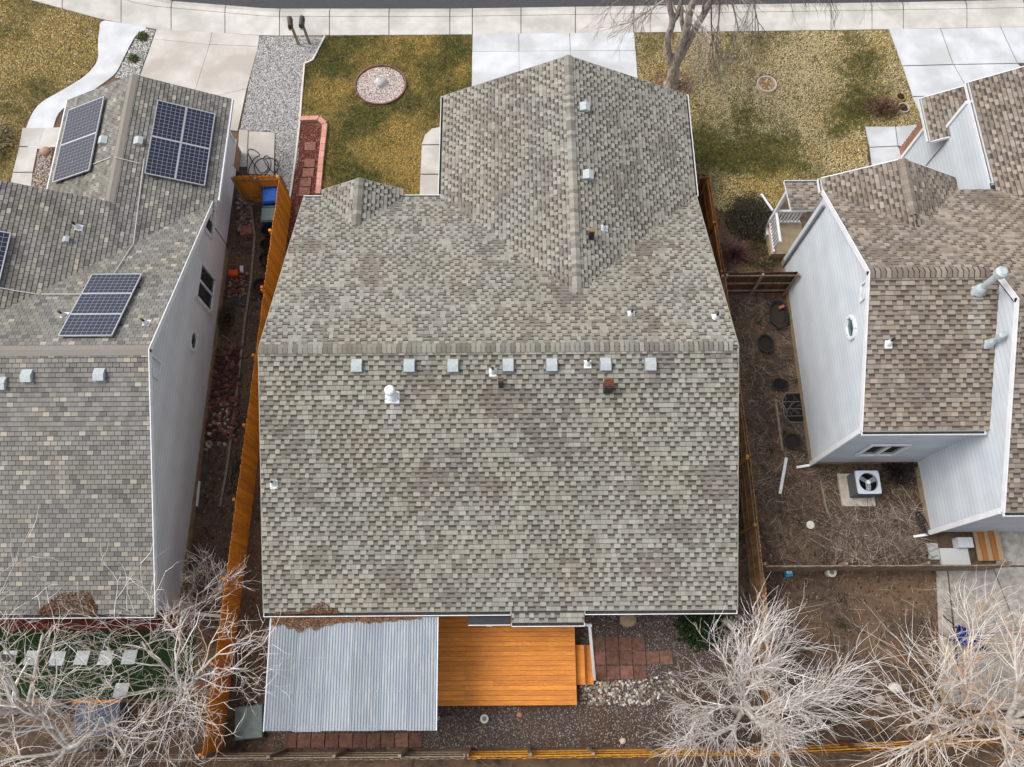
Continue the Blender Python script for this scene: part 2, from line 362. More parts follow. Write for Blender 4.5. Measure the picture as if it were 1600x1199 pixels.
# brown dirt of the right side yard with litter
def litter(name, poly, n, length, tints, seed, z=.02, thick=.006):
    r = random.Random(seed); b = MB()
    for x, y in sample(poly, n, r):
        a = r.random() * 6.28; l = r.uniform(*length) / 2; k = r.uniform(-.7, .7)
        d = Vector((math.cos(a), math.sin(a), r.uniform(-.06, .12))); e = Vector((-math.sin(a), math.cos(a), 0)) * k * l
        p = Vector((x, y, z + r.uniform(0, .03))); t = thick * r.uniform(.6, 1.6)
        b.tube([p - d * l, p + e * .5, p + d * l], [t, t, t * .5], 3, False, jit(r.choice(tints), .25, r))
    return b.build(name, M_TINT, kind='stuff')
SIDE_R = [(7.75, 2.95), (14.2, 2.95), (14.2, 4.0), (14.1, 6.4), (10.4, 6.4), (10.4, 13.1), (7.75, 13.1)]
TW = [lin(112, 98, 86), lin(138, 122, 108), lin(82, 68, 58), lin(160, 148, 134), lin(94, 78, 68)]
litter('fallen_twigs', SIDE_R, 3600, (.12, .8), TW, 11)
litter('fallen_twigs', [(10.6, 3.1), (14.0, 3.1), (14.0, 5.2), (12.6, 5.0), (10.8, 4.6)], 1300, (.4, 1.4), TW, 12, .06, .009)
litter('fallen_twigs', [(7.75, -2.4), (15, -2.4), (15, 2.7), (7.75, 2.7)], 900, (.1, .7), TW, 13)
litter('fallen_twigs', [(-11.0, -2.4), (-9.1, -2.4), (-8.9, 17.2), (-10.9, 17.2)], 700, (.08, .5), TW, 14)
clod = MB(); r_ = random.Random(15)
for poly, n in ((SIDE_R, 2600), ([(7.75, -2.4), (16, -2.4), (16, 2.7), (7.75, 2.7)], 2600), ([(-11.0, -2.4), (-9.1, -2.4), (-8.9, 17.2), (-10.9, 17.2)], 2600), ([(-9.0, -2.5), (-7.4, -2.5), (-7.4, 15), (-8.8, 15)], 1800), ([(7.6, 13.3), (10.3, 13.3), (10.3, 17.5), (7.6, 17.5)], 1200)):
    for x, y in sample(poly, n, r_): clod.rock((x, y, .005), r_.uniform(.012, .045), r_, jit(r_.choice([lin(92, 74, 60), lin(66, 52, 44), lin(120, 100, 82), lin(140, 124, 108)]), .2, r_))
clod.build('soil_crumbs', M_TINT, kind='stuff')
wb = MB(); r_ = random.Random(16)
for x, y in sample(SIDE_R, 60, r_) + sample([(8, -2), (15, -2), (15, 2), (8, 2)], 26, r_):
    for _ in range(60):
        a, d = r_.random() * 6.28, r_.random() * .22; px_, py_ = x + d * math.cos(a), y + d * math.sin(a); q = r_.random() * 6.28
        wb.face([(px_ - .015, py_, .01), (px_ + .015, py_, .01), (px_ + .04 * math.cos(q), py_ + .04 * math.sin(q), .07)], jit(lin(58, 68, 34), .4, r_))
wb.build('weeds', M_BLADE, kind='stuff')
# ================================================================ ROOFING
EXPO = 0.1435
PAL = {
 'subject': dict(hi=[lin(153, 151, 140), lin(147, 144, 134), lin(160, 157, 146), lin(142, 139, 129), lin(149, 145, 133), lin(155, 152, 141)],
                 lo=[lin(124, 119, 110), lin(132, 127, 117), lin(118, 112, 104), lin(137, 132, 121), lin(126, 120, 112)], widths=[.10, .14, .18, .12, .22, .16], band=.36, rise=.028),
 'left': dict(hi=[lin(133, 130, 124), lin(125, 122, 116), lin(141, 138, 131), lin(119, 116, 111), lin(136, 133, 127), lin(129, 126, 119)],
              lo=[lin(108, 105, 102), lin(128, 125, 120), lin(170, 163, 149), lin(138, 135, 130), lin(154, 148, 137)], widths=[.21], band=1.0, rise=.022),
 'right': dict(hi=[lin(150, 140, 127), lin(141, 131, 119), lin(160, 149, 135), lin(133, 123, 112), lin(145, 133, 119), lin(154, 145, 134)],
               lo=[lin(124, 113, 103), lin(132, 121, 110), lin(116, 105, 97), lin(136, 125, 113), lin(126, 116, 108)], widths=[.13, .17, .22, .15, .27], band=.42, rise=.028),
}
_SH = {}
def single_mesh(style, w, ti, c):
    k = (style, w, ti)
    if k not in _SH:
        P = PAL[style]; b = MB(); t = P['rise']; g = .003
        e = EXPO * .82; he = t * .18 + .004 * .82; k = .48    # top strip: shadow under the course above, painted in as a darker tone
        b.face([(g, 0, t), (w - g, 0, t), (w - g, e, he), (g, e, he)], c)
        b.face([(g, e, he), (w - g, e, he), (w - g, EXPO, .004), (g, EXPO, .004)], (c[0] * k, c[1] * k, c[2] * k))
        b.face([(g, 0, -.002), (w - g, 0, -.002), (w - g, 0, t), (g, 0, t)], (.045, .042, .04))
        b.face([(g, 0, -.002), (g, 0, t), (g, EXPO, .004)], c); b.face([(w - g, 0, t), (w - g, 0, -.002), (w - g, EXPO, .004)], c)
        me = b.mesh('shingle'); me.materials.append(M_SHING); _SH[k] = me
    return _SH[k]
class Slope:
    """a roof plane: O eave corner, a unit vector along the eave, u unit vector up the slope"""
    def __init__(s, O, a, u):
        s.O = Vector(O); s.a = Vector(a).normalized(); s.u = Vector(u).normalized(); s.n = s.a.cross(s.u).normalized()
    def p(s, x, y, h=0.0): return s.O + s.a * x + s.u * y + s.n * h
    def M(s, x, y, h=0.0):
        q = s.p(x, y, h); return Matrix(((s.a.x, s.u.x, s.n.x, q.x), (s.a.y, s.u.y, s.n.y, q.y), (s.a.z, s.u.z, s.n.z, q.z), (0, 0, 0, 1)))
    def at(s, px, py):                                  # local (along, up) of a sighted point on the plane
        q = onplane(px, py, s.O, s.n) - s.O; return q.dot(s.a), q.dot(s.u)
def lay(mb, S, L, length, style, r, interval=None, roof=None, budget=0, single_rows=None, stains=()):
    """lay courses of shingles on slope S: returns how many were made as single pieces"""
    P = PAL[style]; rows = int(length / EXPO); made = 0; t_hi = P['rise']; reg = style == 'left'
    for i in range(rows + 1):
        s0 = i * EXPO; s1 = min(s0 + EXPO, length)
        if s1 - s0 < .02: break
        iv = interval(s0 + EXPO / 2) if interval else (0, L)
        if not iv or iv[1] - iv[0] < .05: continue
        a0, a1 = iv; x = math.floor(a0 / .21) * .21 - (i % 2) * .105 - (r.random() * .2 if not reg else .0) - .26; raised = r.random() < .5
        drift = .28 * noise.noise(Vector((i * .23, S.O.x, S.O.y)))
        per = .31 if style == 'subject' else .36; k0 = 0; x = x if reg else math.floor(a0 / per) * per - per + (i * .437 % 1) * per; xk = x; nxt = x
        while x < a1:
            if reg: w = .21
            elif x >= nxt - 1e-6:                        # a raised tab, then the low part that fills up to the next one
                w = r.choice((.12, .14, .16, .18, .20)) * (1.0 if per < .33 else 1.15); k0 += 1; nxt = xk + k0 * per + r.uniform(-.045, .045); raised = True
                if nxt - x - w < .05: nxt = x + w + .05
            else: w = nxt - x; raised = r.random() < .14
            xa, xb = max(x, a0), min(x + w, a1); full = (xa == x and xb == x + w); x += w
            if reg: raised = True
            low_as_tab = raised and not reg and abs(x - nxt) < 1e-6
            if xb - xa < .015: continue
            ti = r.randrange(6)
            if reg:
                q = r.random(); c = P['hi'][ti] if q < .80 else (P['lo'][2 if q < .84 else 4] if q < .90 else P['lo'][r.choice((0, 0, 1))])
                if q < .80: pass
                else: full = False
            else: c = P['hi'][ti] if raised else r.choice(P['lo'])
            if raised and not reg and noise.noise(Vector((xa * .8 + S.O.x, s0 * .9, S.O.y * 3))) + r.uniform(-.3, .3) < -.34: c = r.choice(P['lo']); full = False
            pn = 1 + .10 * noise.noise(Vector((xa * .5 + S.O.x * 3, s0 * .5, S.O.y))) + .09 * noise.noise(Vector((xa * 2.6, s0 * .25, S.O.y + 7)))
            c = (c[0] * pn, c[1] * pn, c[2] * pn)
            for (sx, sy, sw, sl, am) in stains:          # pale mineral runs below the metal flues
                if 0 < sy - s0 < sl and abs(xa + w / 2 - sx) < sw:
                    k_ = am * (1 - (sy - s0) / sl) * r.uniform(.5, 1); c = tuple(v + (.62 - v) * k_ for v in c); full = False
            if raised:
                if made < budget and full and not low_as_tab and single_rows and single_rows[0] <= i < single_rows[1]:
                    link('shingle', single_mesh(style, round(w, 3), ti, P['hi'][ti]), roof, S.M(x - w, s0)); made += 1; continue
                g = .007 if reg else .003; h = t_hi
                A, B = xa + g, xb - g
                c = jit(c, .06, r)
                se_ = s0 + (s1 - s0) * .82; he = h * .18 + .004 * .82; k = .48  # upper strip darkened to paint the shadow under the next course
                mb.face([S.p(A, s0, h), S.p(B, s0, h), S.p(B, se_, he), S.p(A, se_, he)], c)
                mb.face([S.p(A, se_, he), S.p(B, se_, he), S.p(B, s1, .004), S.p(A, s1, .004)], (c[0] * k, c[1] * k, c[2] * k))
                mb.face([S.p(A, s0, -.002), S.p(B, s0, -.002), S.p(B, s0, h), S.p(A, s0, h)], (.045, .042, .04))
                if not reg:
                    mb.face([S.p(A, s0, -.002), S.p(A, s0, h), S.p(A, s1, .004)], c); mb.face([S.p(B, s0, h), S.p(B, s0, -.002), S.p(B, s1, .004)], c)
            else:
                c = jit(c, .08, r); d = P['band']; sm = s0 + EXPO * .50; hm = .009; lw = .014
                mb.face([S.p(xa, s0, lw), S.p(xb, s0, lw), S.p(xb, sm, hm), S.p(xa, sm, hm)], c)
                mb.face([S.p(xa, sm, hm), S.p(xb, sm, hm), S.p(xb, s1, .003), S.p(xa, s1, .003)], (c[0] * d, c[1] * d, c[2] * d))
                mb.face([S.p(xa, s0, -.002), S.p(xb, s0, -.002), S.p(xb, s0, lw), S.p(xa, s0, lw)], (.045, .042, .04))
    return made
def slab_of(mb, S, x0, x1, y0, y1, th=.10, drop=.012):
    mb.hexa([S.p(x0, y0, -drop - th), S.p(x1, y0, -drop - th), S.p(x1, y1, -drop - th), S.p(x0, y1, -drop - th), S.p(x0, y0, -drop), S.p(x1, y0, -drop), S.p(x1, y1, -drop), S.p(x0, y1, -drop)])
_CAP = {}
def ridge_caps(parent, a, b, run, pitch, style, r, step=.145, half=.15):
    """folded cap shingles along a ridge from a to b; run: unit horizontal vector across the ridge"""
    a, b = Vector(a), Vector(b); d = (b - a).normalized(); n = int((b - a).length / step); run = Vector(run)
    cols = PAL[style]['hi'][:4] + PAL[style]['lo'][:2]
    for i in range(n):
        ci = r.randrange(6); k = (style, ci, round(pitch, 2), round(step, 3))
        if k not in _CAP:
            m = MB(); c = cols[ci]; dz = half * pitch; g = .016; t = .022
            for sg in (1, -1):
                q = [(0, 0, t + .022), (step - g, 0, t), (step - g, sg * half, -dz + t), (0, sg * half, -dz + t + .022)]
                if sg < 0: q.reverse()
                m.face(q, c)
                e = [(0, 0, t + .014), (0, sg * half, -dz + t + .014), (0, sg * half, -dz - .01), (0, 0, -.01)]
                if sg < 0: e.reverse()
                m.face(e, (.05, .047, .045))
                f = [(0, sg * half, -dz + t + .014), (step - g, sg * half, -dz + t), (step - g, sg * half, -dz - .01), (0, sg * half, -dz - .01)]
                if sg < 0: f.reverse()
                m.face(f, c)
            me = m.mesh('ridge_cap'); me.materials.append(M_SHING); _CAP[k] = me
        up = Vector((0, 0, 1)); q = a + d * (i * step); y = up.cross(d).normalized()
        link('ridge_cap', _CAP[k], parent, Matrix(((d.x, y.x, 0, q.x), (d.y, y.y, 0, q.y), (d.z, y.z, 1, q.z), (0, 0, 0, 1))))
def laps(mb, face, base, axis_rng, z0, z1, normal, expo=.2, lap=.022):
    """lap siding on a vertical wall. face(t, z) -> point; axis_rng(z) -> (t0, t1)"""
    z = z0; n = Vector(normal)
    while z < z1 - .01:
        zt = min(z + expo, z1); b0, b1 = axis_rng(z), axis_rng(zt)
        if b0[1] - b0[0] > .02:
            if b1[1] - b1[0] < 0: m = sum(b1) / 2; b1 = (m, m)
            p = [Vector(face(b0[0], z)) + n * lap, Vector(face(b0[1], z)) + n * lap, Vector(face(b1[1], zt)), Vector(face(b1[0], zt))]
            q = [Vector(face(b0[0], z)), Vector(face(b0[1], z))]
            t = 1 + .035 * math.sin(z * 37.1)
            def add(f):
                nn = (f[1] - f[0]).cross(f[2] - f[1])
                mb.face(f, (t, t, t))
            e = .11                                    # lap shadow line, painted as a darker strip along each board's drip edge
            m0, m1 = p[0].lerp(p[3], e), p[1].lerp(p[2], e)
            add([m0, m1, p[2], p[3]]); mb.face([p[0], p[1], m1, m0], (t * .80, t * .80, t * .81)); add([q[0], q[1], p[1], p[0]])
        z = zt
def vent_box(parent, S, x, y, w=.31, l=.37):
    b = MB(); hw = w / 2                                # slant-back louvre vent, open at the lower side
    pr = [(-l * .5, .055), (-l * .5, .15), (l * .02, .165), (l * .5, .03)]
    for sg in (-1, 1):
        q = [S.p(x + sg * hw, y + a_, h) for a_, h in pr] + [S.p(x + sg * hw, y + l * .5, .0)]
        if sg < 0: q.reverse()
        b.face(q)
    for (a0, h0), (a1, h1) in zip(pr, pr[1:]): b.face([S.p(x - hw, y + a0, h0), S.p(x + hw, y + a0, h0), S.p(x + hw, y + a1, h1), S.p(x - hw, y + a1, h1)])
    b.face([S.p(x - hw - .03, y - l * .66, .034), S.p(x + hw + .03, y - l * .66, .034), S.p(x + hw + .03, y + l * .5, .03), S.p(x - hw - .03, y + l * .5, .03)], (.42, .42, .40))
    v = b.build('roof_vent', M_GALVT, parent)
    d = MB(); d.face([S.p(x - hw + .01, y - l * .46, .024), S.p(x + hw - .01, y - l * .46, .024), S.p(x + hw - .01, y - l * .46, .11), S.p(x - hw + .01, y - l * .46, .11)])
    d.build('louvre', M_DARKIN, v)
def pipe_vent(parent, S, x, y, h=.35, rad=.04, flash=(.22, .24), dark=True, cap=0):
    b = MB(); w, l = flash
    b.hexa([S.p(x - w / 2, y - l * .6, .005), S.p(x + w / 2, y - l * .6, .005), S.p(x + w / 2, y + l * .4, .005), S.p(x - w / 2, y + l * .4, .005),
            S.p(x - w / 2, y - l * .6, .026), S.p(x + w / 2, y - l * .6, .026), S.p(x + w / 2, y + l * .4, .02), S.p(x - w / 2, y + l * .4, .02)])
    q = S.p(x, y, 0)
    b.lathe(q, [(rad * 2.4, .0), (rad * 2.0, .10), (rad * 1.25, .2), (rad * 1.2, .22)], 12)
    v = b.build('pipe_vent', M_WHITE, parent, smooth=False)
    p = MB(); p.lathe(q, [(rad, .15), (rad, h)], 10)
    if cap:
        p.lathe(q, [(cap * .8, h - .02), (cap, h + .02), (cap, h + .14), (cap * .7, h + .19)], 14)
    p.build('pipe', M_WHITE if not dark else M_BLACK, v)
    return v
M_GALVT = mat('galvanised_vent', (.46, .495, .49), (.38, .41, .41), 12, .5, .1, tint=True)
M_SIDEL = mat('grey_siding_left', lin(208, 212, 216), lin(200, 204, 209), 1.5, .75, tint=True)
M_SIDER = mat('grey_siding_right', lin(192, 198, 203), lin(184, 190, 196), 1.5, .75, tint=True)
M_SIDES = mat('beige_siding', lin(178, 172, 160), lin(170, 164, 152), 2, .8, tint=True)
M_FELT = mat('roof_deck', (.07, .066, .062), (.05, .048, .046), 6, .95)
M_GUT = M_WHITE
def gutter(parent, a, b, out, name='gutter', w=.12, h=.11):
    """open trough from a to b, out: horizontal unit vector away from the house"""
    a, b, o = Vector(a), Vector(b), Vector(out); m = MB(); z = Vector((0, 0, 1)); t = .012
    m.hexa([a - z * h, b - z * h, b - z * h + o * w, a - z * h + o * w, a - z * (h - t), b - z * (h - t), b - z * (h - t) + o * w, a - z * (h - t) + o * w]) if (b - a).cross(o).z > 0 else \
        m.hexa([b - z * h, a - z * h, a - z * h + o * w, b - z * h + o * w, b - z * (h - t), a - z * (h - t), a - z * (h - t) + o * w, b - z * (h - t) + o * w])
    m.bar(a + o * w - z * h / 2, b + o * w - z * h / 2, .022, h); m.bar(a + o * .006 - z * h / 2, b + o * .006 - z * h / 2, .012, h * .96)
    for e in (a, b): m.bar(e + o * .01 - z * h / 2, e + o * (w - .01) - z * h / 2, .014, h * .95)
    g = m.build(name, M_GUT, parent)
    d = MB(); hh = h - .022
    d.bar(a + o * w * .52 - z * hh, b + o * w * .52 - z * hh, w * .8, .006); d.build('gutter_floor', mat('gutter_floor', (.03, .028, .026), (.07, .06, .05), 18, .95), g)  # dark strip along the trough floor
    return g

# ================================================================ THE SUBJECT HOUSE
house = thing('house', 'large single storey house with mottled grey shingle roof in the middle of the picture', 'house')
RZ, RY, EZ, EYR, EYF, X0, X1 = 5.80, 8.68, 2.90, 1.42, 15.68, -7.42, 6.64
rr = random.Random(21)
roof_s = bpy.data.objects.new('tmp', None)
deckm = MB()
S_rear = Slope((X0, EYR, EZ), (1, 0, 0), (0, RY - EYR, RZ - EZ)); LR = math.hypot(RY - EYR, RZ - EZ)
S_front = Slope((X1, EYF, EZ), (-1, 0, 0), (0, RY - EYF, RZ - EZ)); LF = math.hypot(RY - EYF, RZ - EZ)
GX0, GX1, GXR, GZR, GYF, GYB = -2.50, 6.62, 2.06, 4.93, 20.12, 10.2
gs = (GZR - EZ) / (GXR - GX0)
S_gl = Slope((GX0, GYF, EZ), (0, -1, 0), (GXR - GX0, 0, GZR - EZ)); LG = math.hypot(GXR - GX0, GZR - EZ)
S_gr = Slope((GX1, GYB, EZ), (0, 1, 0), (GXR - GX1, 0, GZR - EZ)); LGr = math.hypot(GXR - GX1, GZR - EZ)
DX0, DX1, DXR, DZR, DYF, DYB = -6.78, -3.86, -5.32, 3.60, 16.02, 13.9
S_dl = Slope((DX0, DYF, EZ), (0, -1, 0), (DXR - DX0, 0, DZR - EZ)); LD = math.hypot(DXR - DX0, DZR - EZ)
S_dr = Slope((DX1, DYB, EZ), (0, 1, 0), (DXR - DX1, 0, DZR - EZ))
slab_of(deckm, S_rear, .01, X1 - X0 - .01, .0, LR); slab_of(deckm, S_front, .01, X1 - X0 - .01, .0, LF)
slab_of(deckm, S_gl, .01, GYF - 11.2, .0, LG); slab_of(deckm, S_gr, 1.2, GYF - GYB - .01, .0, LGr)
slab_of(deckm, S_dl, .01, DYF - 14.2, .0, LD, .06); slab_of(deckm, S_dr, .3, DYF - DYB - .01, .0, LD, .06)
roof = deckm.build('roof', M_FELT, house)
f = MB()
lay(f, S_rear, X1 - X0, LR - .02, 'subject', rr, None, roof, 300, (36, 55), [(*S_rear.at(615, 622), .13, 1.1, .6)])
def iv_front(s):                                         # the front plane stops where the garage and porch gables rise above it
    y = EYF - s * (EYF - RY) / LF; z = EZ + s * (RZ - EZ) / LF
    return (0, X1 - X0)
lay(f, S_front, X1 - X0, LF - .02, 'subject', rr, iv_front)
def valley_y(x, z0=EZ): return None
def iv_gl(s):
    z = EZ + s * (GZR - EZ) / LG; yv = EYF - (z - EZ) * (EYF - RY) / (RZ - EZ); return (0, GYF - yv + .25)
def iv_gr(s):
    z = EZ + s * (GZR - EZ) / LG; yv = EYF - (z - EZ) * (EYF - RY) / (RZ - EZ); return (yv - .25 - GYB, GYF - GYB)
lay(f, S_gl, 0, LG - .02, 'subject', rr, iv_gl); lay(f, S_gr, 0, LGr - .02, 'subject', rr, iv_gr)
def iv_dl(s):
    z = EZ + s * (DZR - EZ) / LD; yv = EYF - (z - EZ) * (EYF - RY) / (RZ - EZ); return (0, DYF - yv + .2)
def iv_dr(s):
    z = EZ + s * (DZR - EZ) / LD; yv = EYF - (z - EZ) * (EYF - RY) / (RZ - EZ); return (yv - .2 - DYB, DYF - DYB)
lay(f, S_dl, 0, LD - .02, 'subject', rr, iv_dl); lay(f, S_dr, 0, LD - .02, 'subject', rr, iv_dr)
# the rear roof runs on over the back door
BX0, BX1 = 7.36, 9.52
S_bump = Slope(S_rear.p(0, -.345, .0), S_rear.a, S_rear.u)
def iv_b(s): return (BX0, BX1) if s < .34 else None
lay(f, S_bump, 0, .36, 'subject', rr, iv_b)
slab_of(deckm2 := MB(), S_bump, BX0, BX1, .0, .40); deckm2.build('roof_extension', M_FELT, roof)
f.build('shingle_field', M_SHING, roof, kind='stuff')
pm = (RZ - EZ) / (RY - EYR)
ridge_caps(roof, (X0, RY, RZ + .012), (X1, RY, RZ + .012), (0, 1, 0), pm, 'subject', rr)
ridge_caps(roof, (GXR, GYF, GZR + .012), (GXR, 10.75, GZR + .012), (1, 0, 0), gs, 'subject', rr)
ridge_caps(roof, (DXR, DYF, DZR + .012), (DXR, 14.05, DZR + .012), (1, 0, 0), (DZR - EZ) / (DXR - DX0), 'subject', rr)
# walls: body, garage
w = MB()
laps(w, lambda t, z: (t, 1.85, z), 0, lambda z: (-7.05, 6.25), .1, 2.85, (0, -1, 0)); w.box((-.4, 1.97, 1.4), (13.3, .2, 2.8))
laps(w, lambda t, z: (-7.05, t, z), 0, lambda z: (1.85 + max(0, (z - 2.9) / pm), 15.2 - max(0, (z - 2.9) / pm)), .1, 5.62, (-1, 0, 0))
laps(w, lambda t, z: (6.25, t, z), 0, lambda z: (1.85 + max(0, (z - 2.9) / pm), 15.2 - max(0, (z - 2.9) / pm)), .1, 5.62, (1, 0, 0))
w.box((-4.7, 15.2, 1.42), (4.7, .2, 2.8)); w.box((-2.1, 17.6, 1.42), (.2, 4.6, 2.8)); w.box((6.2, 17.3, 1.42), (.2, 5.0, 2.8)); w.box((2.05, 19.75, 1.42), (8.4, .2, 2.8))
w.hexa([(-2.1, 19.70, 2.82), (6.2, 19.70, 2.82), (6.2, 19.80, 2.82), (-2.1, 19.80, 2.82), (2.0, 19.70, 4.6), (2.1, 19.70, 4.6), (2.1, 19.80, 4.6), (2.0, 19.80, 4.6)])
w.build('wall', M_SIDES, house)
g = MB()
for i in range(4): g.box((2.05, 19.86, .35 + i * .55), (4.9, .04, .53))
g.build('garage_door', M_WHITE, house)
gutter(house, (X0, EYR, EZ - .02), (-.08, EYR, EZ - .02), (0, -1, 0)); gutter(house, (2.12, EYR, EZ - .02), (X1, EYR, EZ - .02), (0, -1, 0))
q0, q1 = S_bump.p(BX0, 0), S_bump.p(BX1, 0); gutter(house, (q0.x, q0.y, q0.z - .02), (q1.x, q1.y, q1.z - .02), (0, -1, 0))
gutter(house, (X0, EYF, EZ - .02), (GX0 - .02, EYF, EZ - .02), (0, 1, 0)); gutter(house, (GX0, EYF + .13, EZ - .02), (GX0, GYF, EZ - .02), (-1, 0, 0), w=.10); gutter(house, (GX1, EYF, EZ - .02), (GX1, GYF, EZ - .02), (1, 0, 0), w=.10)
# rake trim
M_GT = mat('grey_trim', lin(150, 147, 138), None, rough=.7)
class Pieces:
    def __init__(s, name, m, parent): s.a = (name, m, parent)
    def bar(s, *a, **k): b = MB(); b.bar(*a, **k); b.build(*s.a)
t = Pieces('rake_trim', M_GT, house)
for x in (X0 - .012, X1 + .012):
    for S_, L_ in ((S_rear, LR), (S_front, LF)):
        xx = (x - X0) if S_ is S_rear else (X1 - x)
        t.bar(S_.p(xx, 0, -.06), S_.p(xx, L_, -.06), .022, .13, S_.n)
for S_, x in ((S_gl, -.012), (S_gr, GYF - GYB + .012), (S_dl, -.012), (S_dr, DYF - DYB + .012)):
    t.bar(S_.p(x, 0, -.06), S_.p(x, LG if S_ in (S_gl, S_gr) else LD, -.06), .022, .12, S_.n)
# downspout that swings out beside the deck steps
ds = MB(); o0 = Vector((2.02, q0.y - .06, q0.z - .16)); path = [o0, Vector((2.30, q0.y - .10, 2.42)), G(921, 977, 2.30), G(929, 1061, .16)]
for a_, b_ in zip(path, path[1:]): ds.bar(a_, b_ + (b_ - a_).normalized() * .03, .075, .10)
ds.build('downspout', M_WHITE, house)
for px, py in ((558, 567), (640, 567), (708, 567), (794, 566), (862, 566), (946, 565), (1016, 565)):
    vent_box(house, S_rear, *S_rear.at(px, py + 4))
for px, py in ((912, 169), (917, 275)): vent_box(house, S_gr, *S_gr.at(px, py), w=.34, l=.34)
pipe_vent(house, S_rear, *S_rear.at(770, 581), h=.32); pipe_vent(house, S_rear, *S_rear.at(918, 568), h=.34); pipe_vent(house, S_rear, *S_rear.at(428, 756), h=.28)
pipe_vent(house, S_rear, *S_rear.at(613, 619), h=.42, rad=.075, flash=(.42, .34), dark=False, cap=.15)
for px, py in ((986, 492), (1118, 497)): pipe_vent(house, S_front, *S_front.at(px, py), h=.34)
pipe_vent(house, S_gr, *S_gr.at(943, 357), h=.32)
for S_, px, py, sz, cc in ((S_rear, 783, 603, .15, lin(92, 76, 60)), (S_rear, 949, 608, .26, lin(104, 60, 44)), (S_gr, 923, 372, .17, lin(150, 120, 84))):
    x, y = S_.at(px, py); b = MB(); c = S_.p(x, y, .0)
    b.box(c + Vector((0, 0, .15)), (sz, sz, .62), tint=(.05, .045, .04)); b.box(c + Vector((0, sz * .1, .475)), (sz * 1.04, sz * .8, .03), tint=cc)
    b.build('exhaust_vent', mat('rusty_metal', (1, 1, 1), (.6, .5, .45), 20, .8, tint=True), house)
# small dark canopy over the back window and its lamp
cn = MB(); cs = Slope(S_rear.p(6.06, -.46, -.12), S_rear.a, S_rear.u)
slab_of(cn, cs, 0, 1.27, 0, .7, .05); cn.build('canopy', mat('charcoal_shingle', (.035, .037, .04), (.06, .062, .066), 30, .9, bump=.5, bscale=80), house)
ct = MB(); ct.bar(cs.p(0, -.02, -.04), cs.p(1.27, -.02, -.04), .03, .05); ct.build('canopy_trim', M_WHITE, house)
lm = MB(); lq = G(765, 975, 2.2); lm.box(lq, (.17, .17, .05)); lm.box(lq - Vector((0, 0, .14)), (.13, .13, .22)); lm.bar(lq + Vector((0, 0, .02)), lq + Vector((0, .75, .02)), .04, .04)
lm.build('wall_lamp', mat('lamp_cream', lin(214, 196, 160), None, rough=.5), house)

# ================================================================ LEFT NEIGHBOUR'S HOUSE
lh = thing('house', 'grey sided house with solar panels on its plain grey shingle roof, left edge', 'house')
LX1, LXW = -10.64, -11.06; LRY, LRZ, LYR, LYF = 8.68, 5.80, 1.42, 15.62; LX0 = -21.0
rl = random.Random(31); dm = MB()
T_rear = Slope((LX0, LYR, EZ), (1, 0, 0), (0, LRY - LYR, LRZ - EZ)); TL = math.hypot(LRY - LYR, LRZ - EZ)
T_front = Slope((LX1, LYF, EZ), (-1, 0, 0), (0, LRY - LYF, LRZ - EZ)); TF = math.hypot(LRY - LYF, LRZ - EZ)
WX1, WXR, WZR, WX0, WYF, WYB = -10.50, -13.58, 4.24, -16.66, 20.05, 14.75
wp = (WZR - EZ) / (WX1 - WXR); BXR = -17.2; BZR = EZ + (WX1 - BXR) * wp; WB = 8.4
T_wr = Slope((WX1, WB, EZ), (0, 1, 0), (WXR - WX1, 0, WZR - EZ)); WRL = math.hypot(WXR - WX1, WZR - EZ); WBL = math.hypot(BXR - WX1, BZR - EZ)
T_wl = Slope((WX0, WYF, EZ), (0, -1, 0), (WXR - WX0, 0, WZR - EZ))
T_bl = Slope((BXR - (BZR - EZ) / wp, WYB, EZ), (0, -1, 0), (1, 0, wp)); 
slab_of(dm, T_rear, 0, LX1 - LX0 - .01, 0, TL); slab_of(dm, T_front, .01, LX1 - LX0, 0, TF)
slab_of(dm, T_wr, 15.5 - WB, WYF - WB - .01, 0, .7); slab_of(dm, T_wr, 12.8 - WB, WYF - WB - .01, .7, WRL); slab_of(dm, T_wr, 9.4 - WB, WYB - WB, WRL - .2, WBL)
slab_of(dm, T_wl, .01, WYF - WYB + .2, 0, WRL); slab_of(dm, T_bl, 0, 6, 0, WBL)
lroof = dm.build('roof', M_FELT, lh); f = MB()
def iv_lr(s): return (4.0, LX1 - LX0)
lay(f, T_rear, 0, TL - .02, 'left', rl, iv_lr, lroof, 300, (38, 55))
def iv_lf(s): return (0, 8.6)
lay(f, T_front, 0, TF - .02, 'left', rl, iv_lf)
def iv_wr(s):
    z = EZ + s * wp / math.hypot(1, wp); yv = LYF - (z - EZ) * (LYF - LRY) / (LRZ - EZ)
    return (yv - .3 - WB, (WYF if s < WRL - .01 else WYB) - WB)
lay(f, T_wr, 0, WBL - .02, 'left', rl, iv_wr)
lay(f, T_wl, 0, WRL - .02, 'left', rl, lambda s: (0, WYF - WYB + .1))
f.build('shingle_field', M_SHING, lroof, kind='stuff')
def cap_strip(a, b, run, pitch, half=.16, t=.03):
    cm = MB(); a, b, run = Vector(a), Vector(b), Vector(run); dz = Vector((0, 0, half * pitch)); u = Vector((0, 0, t))
    for sg in (1, -1):
        q = [a + u, b + u, b + run * half * sg - dz + u, a + run * half * sg - dz + u]; cm.face(q, lin(140, 134, 126)); e = [q[3], q[2], q[2] - u * 1.3, q[3] - u * 1.3]; cm.face(e, lin(120, 114, 108))
        cm.face([q[0], q[3], q[3] - u * 1.3, q[0] - u * 1.3], lin(120, 114, 108))
    cm.build('ridge_strip', M_SHING, lroof)
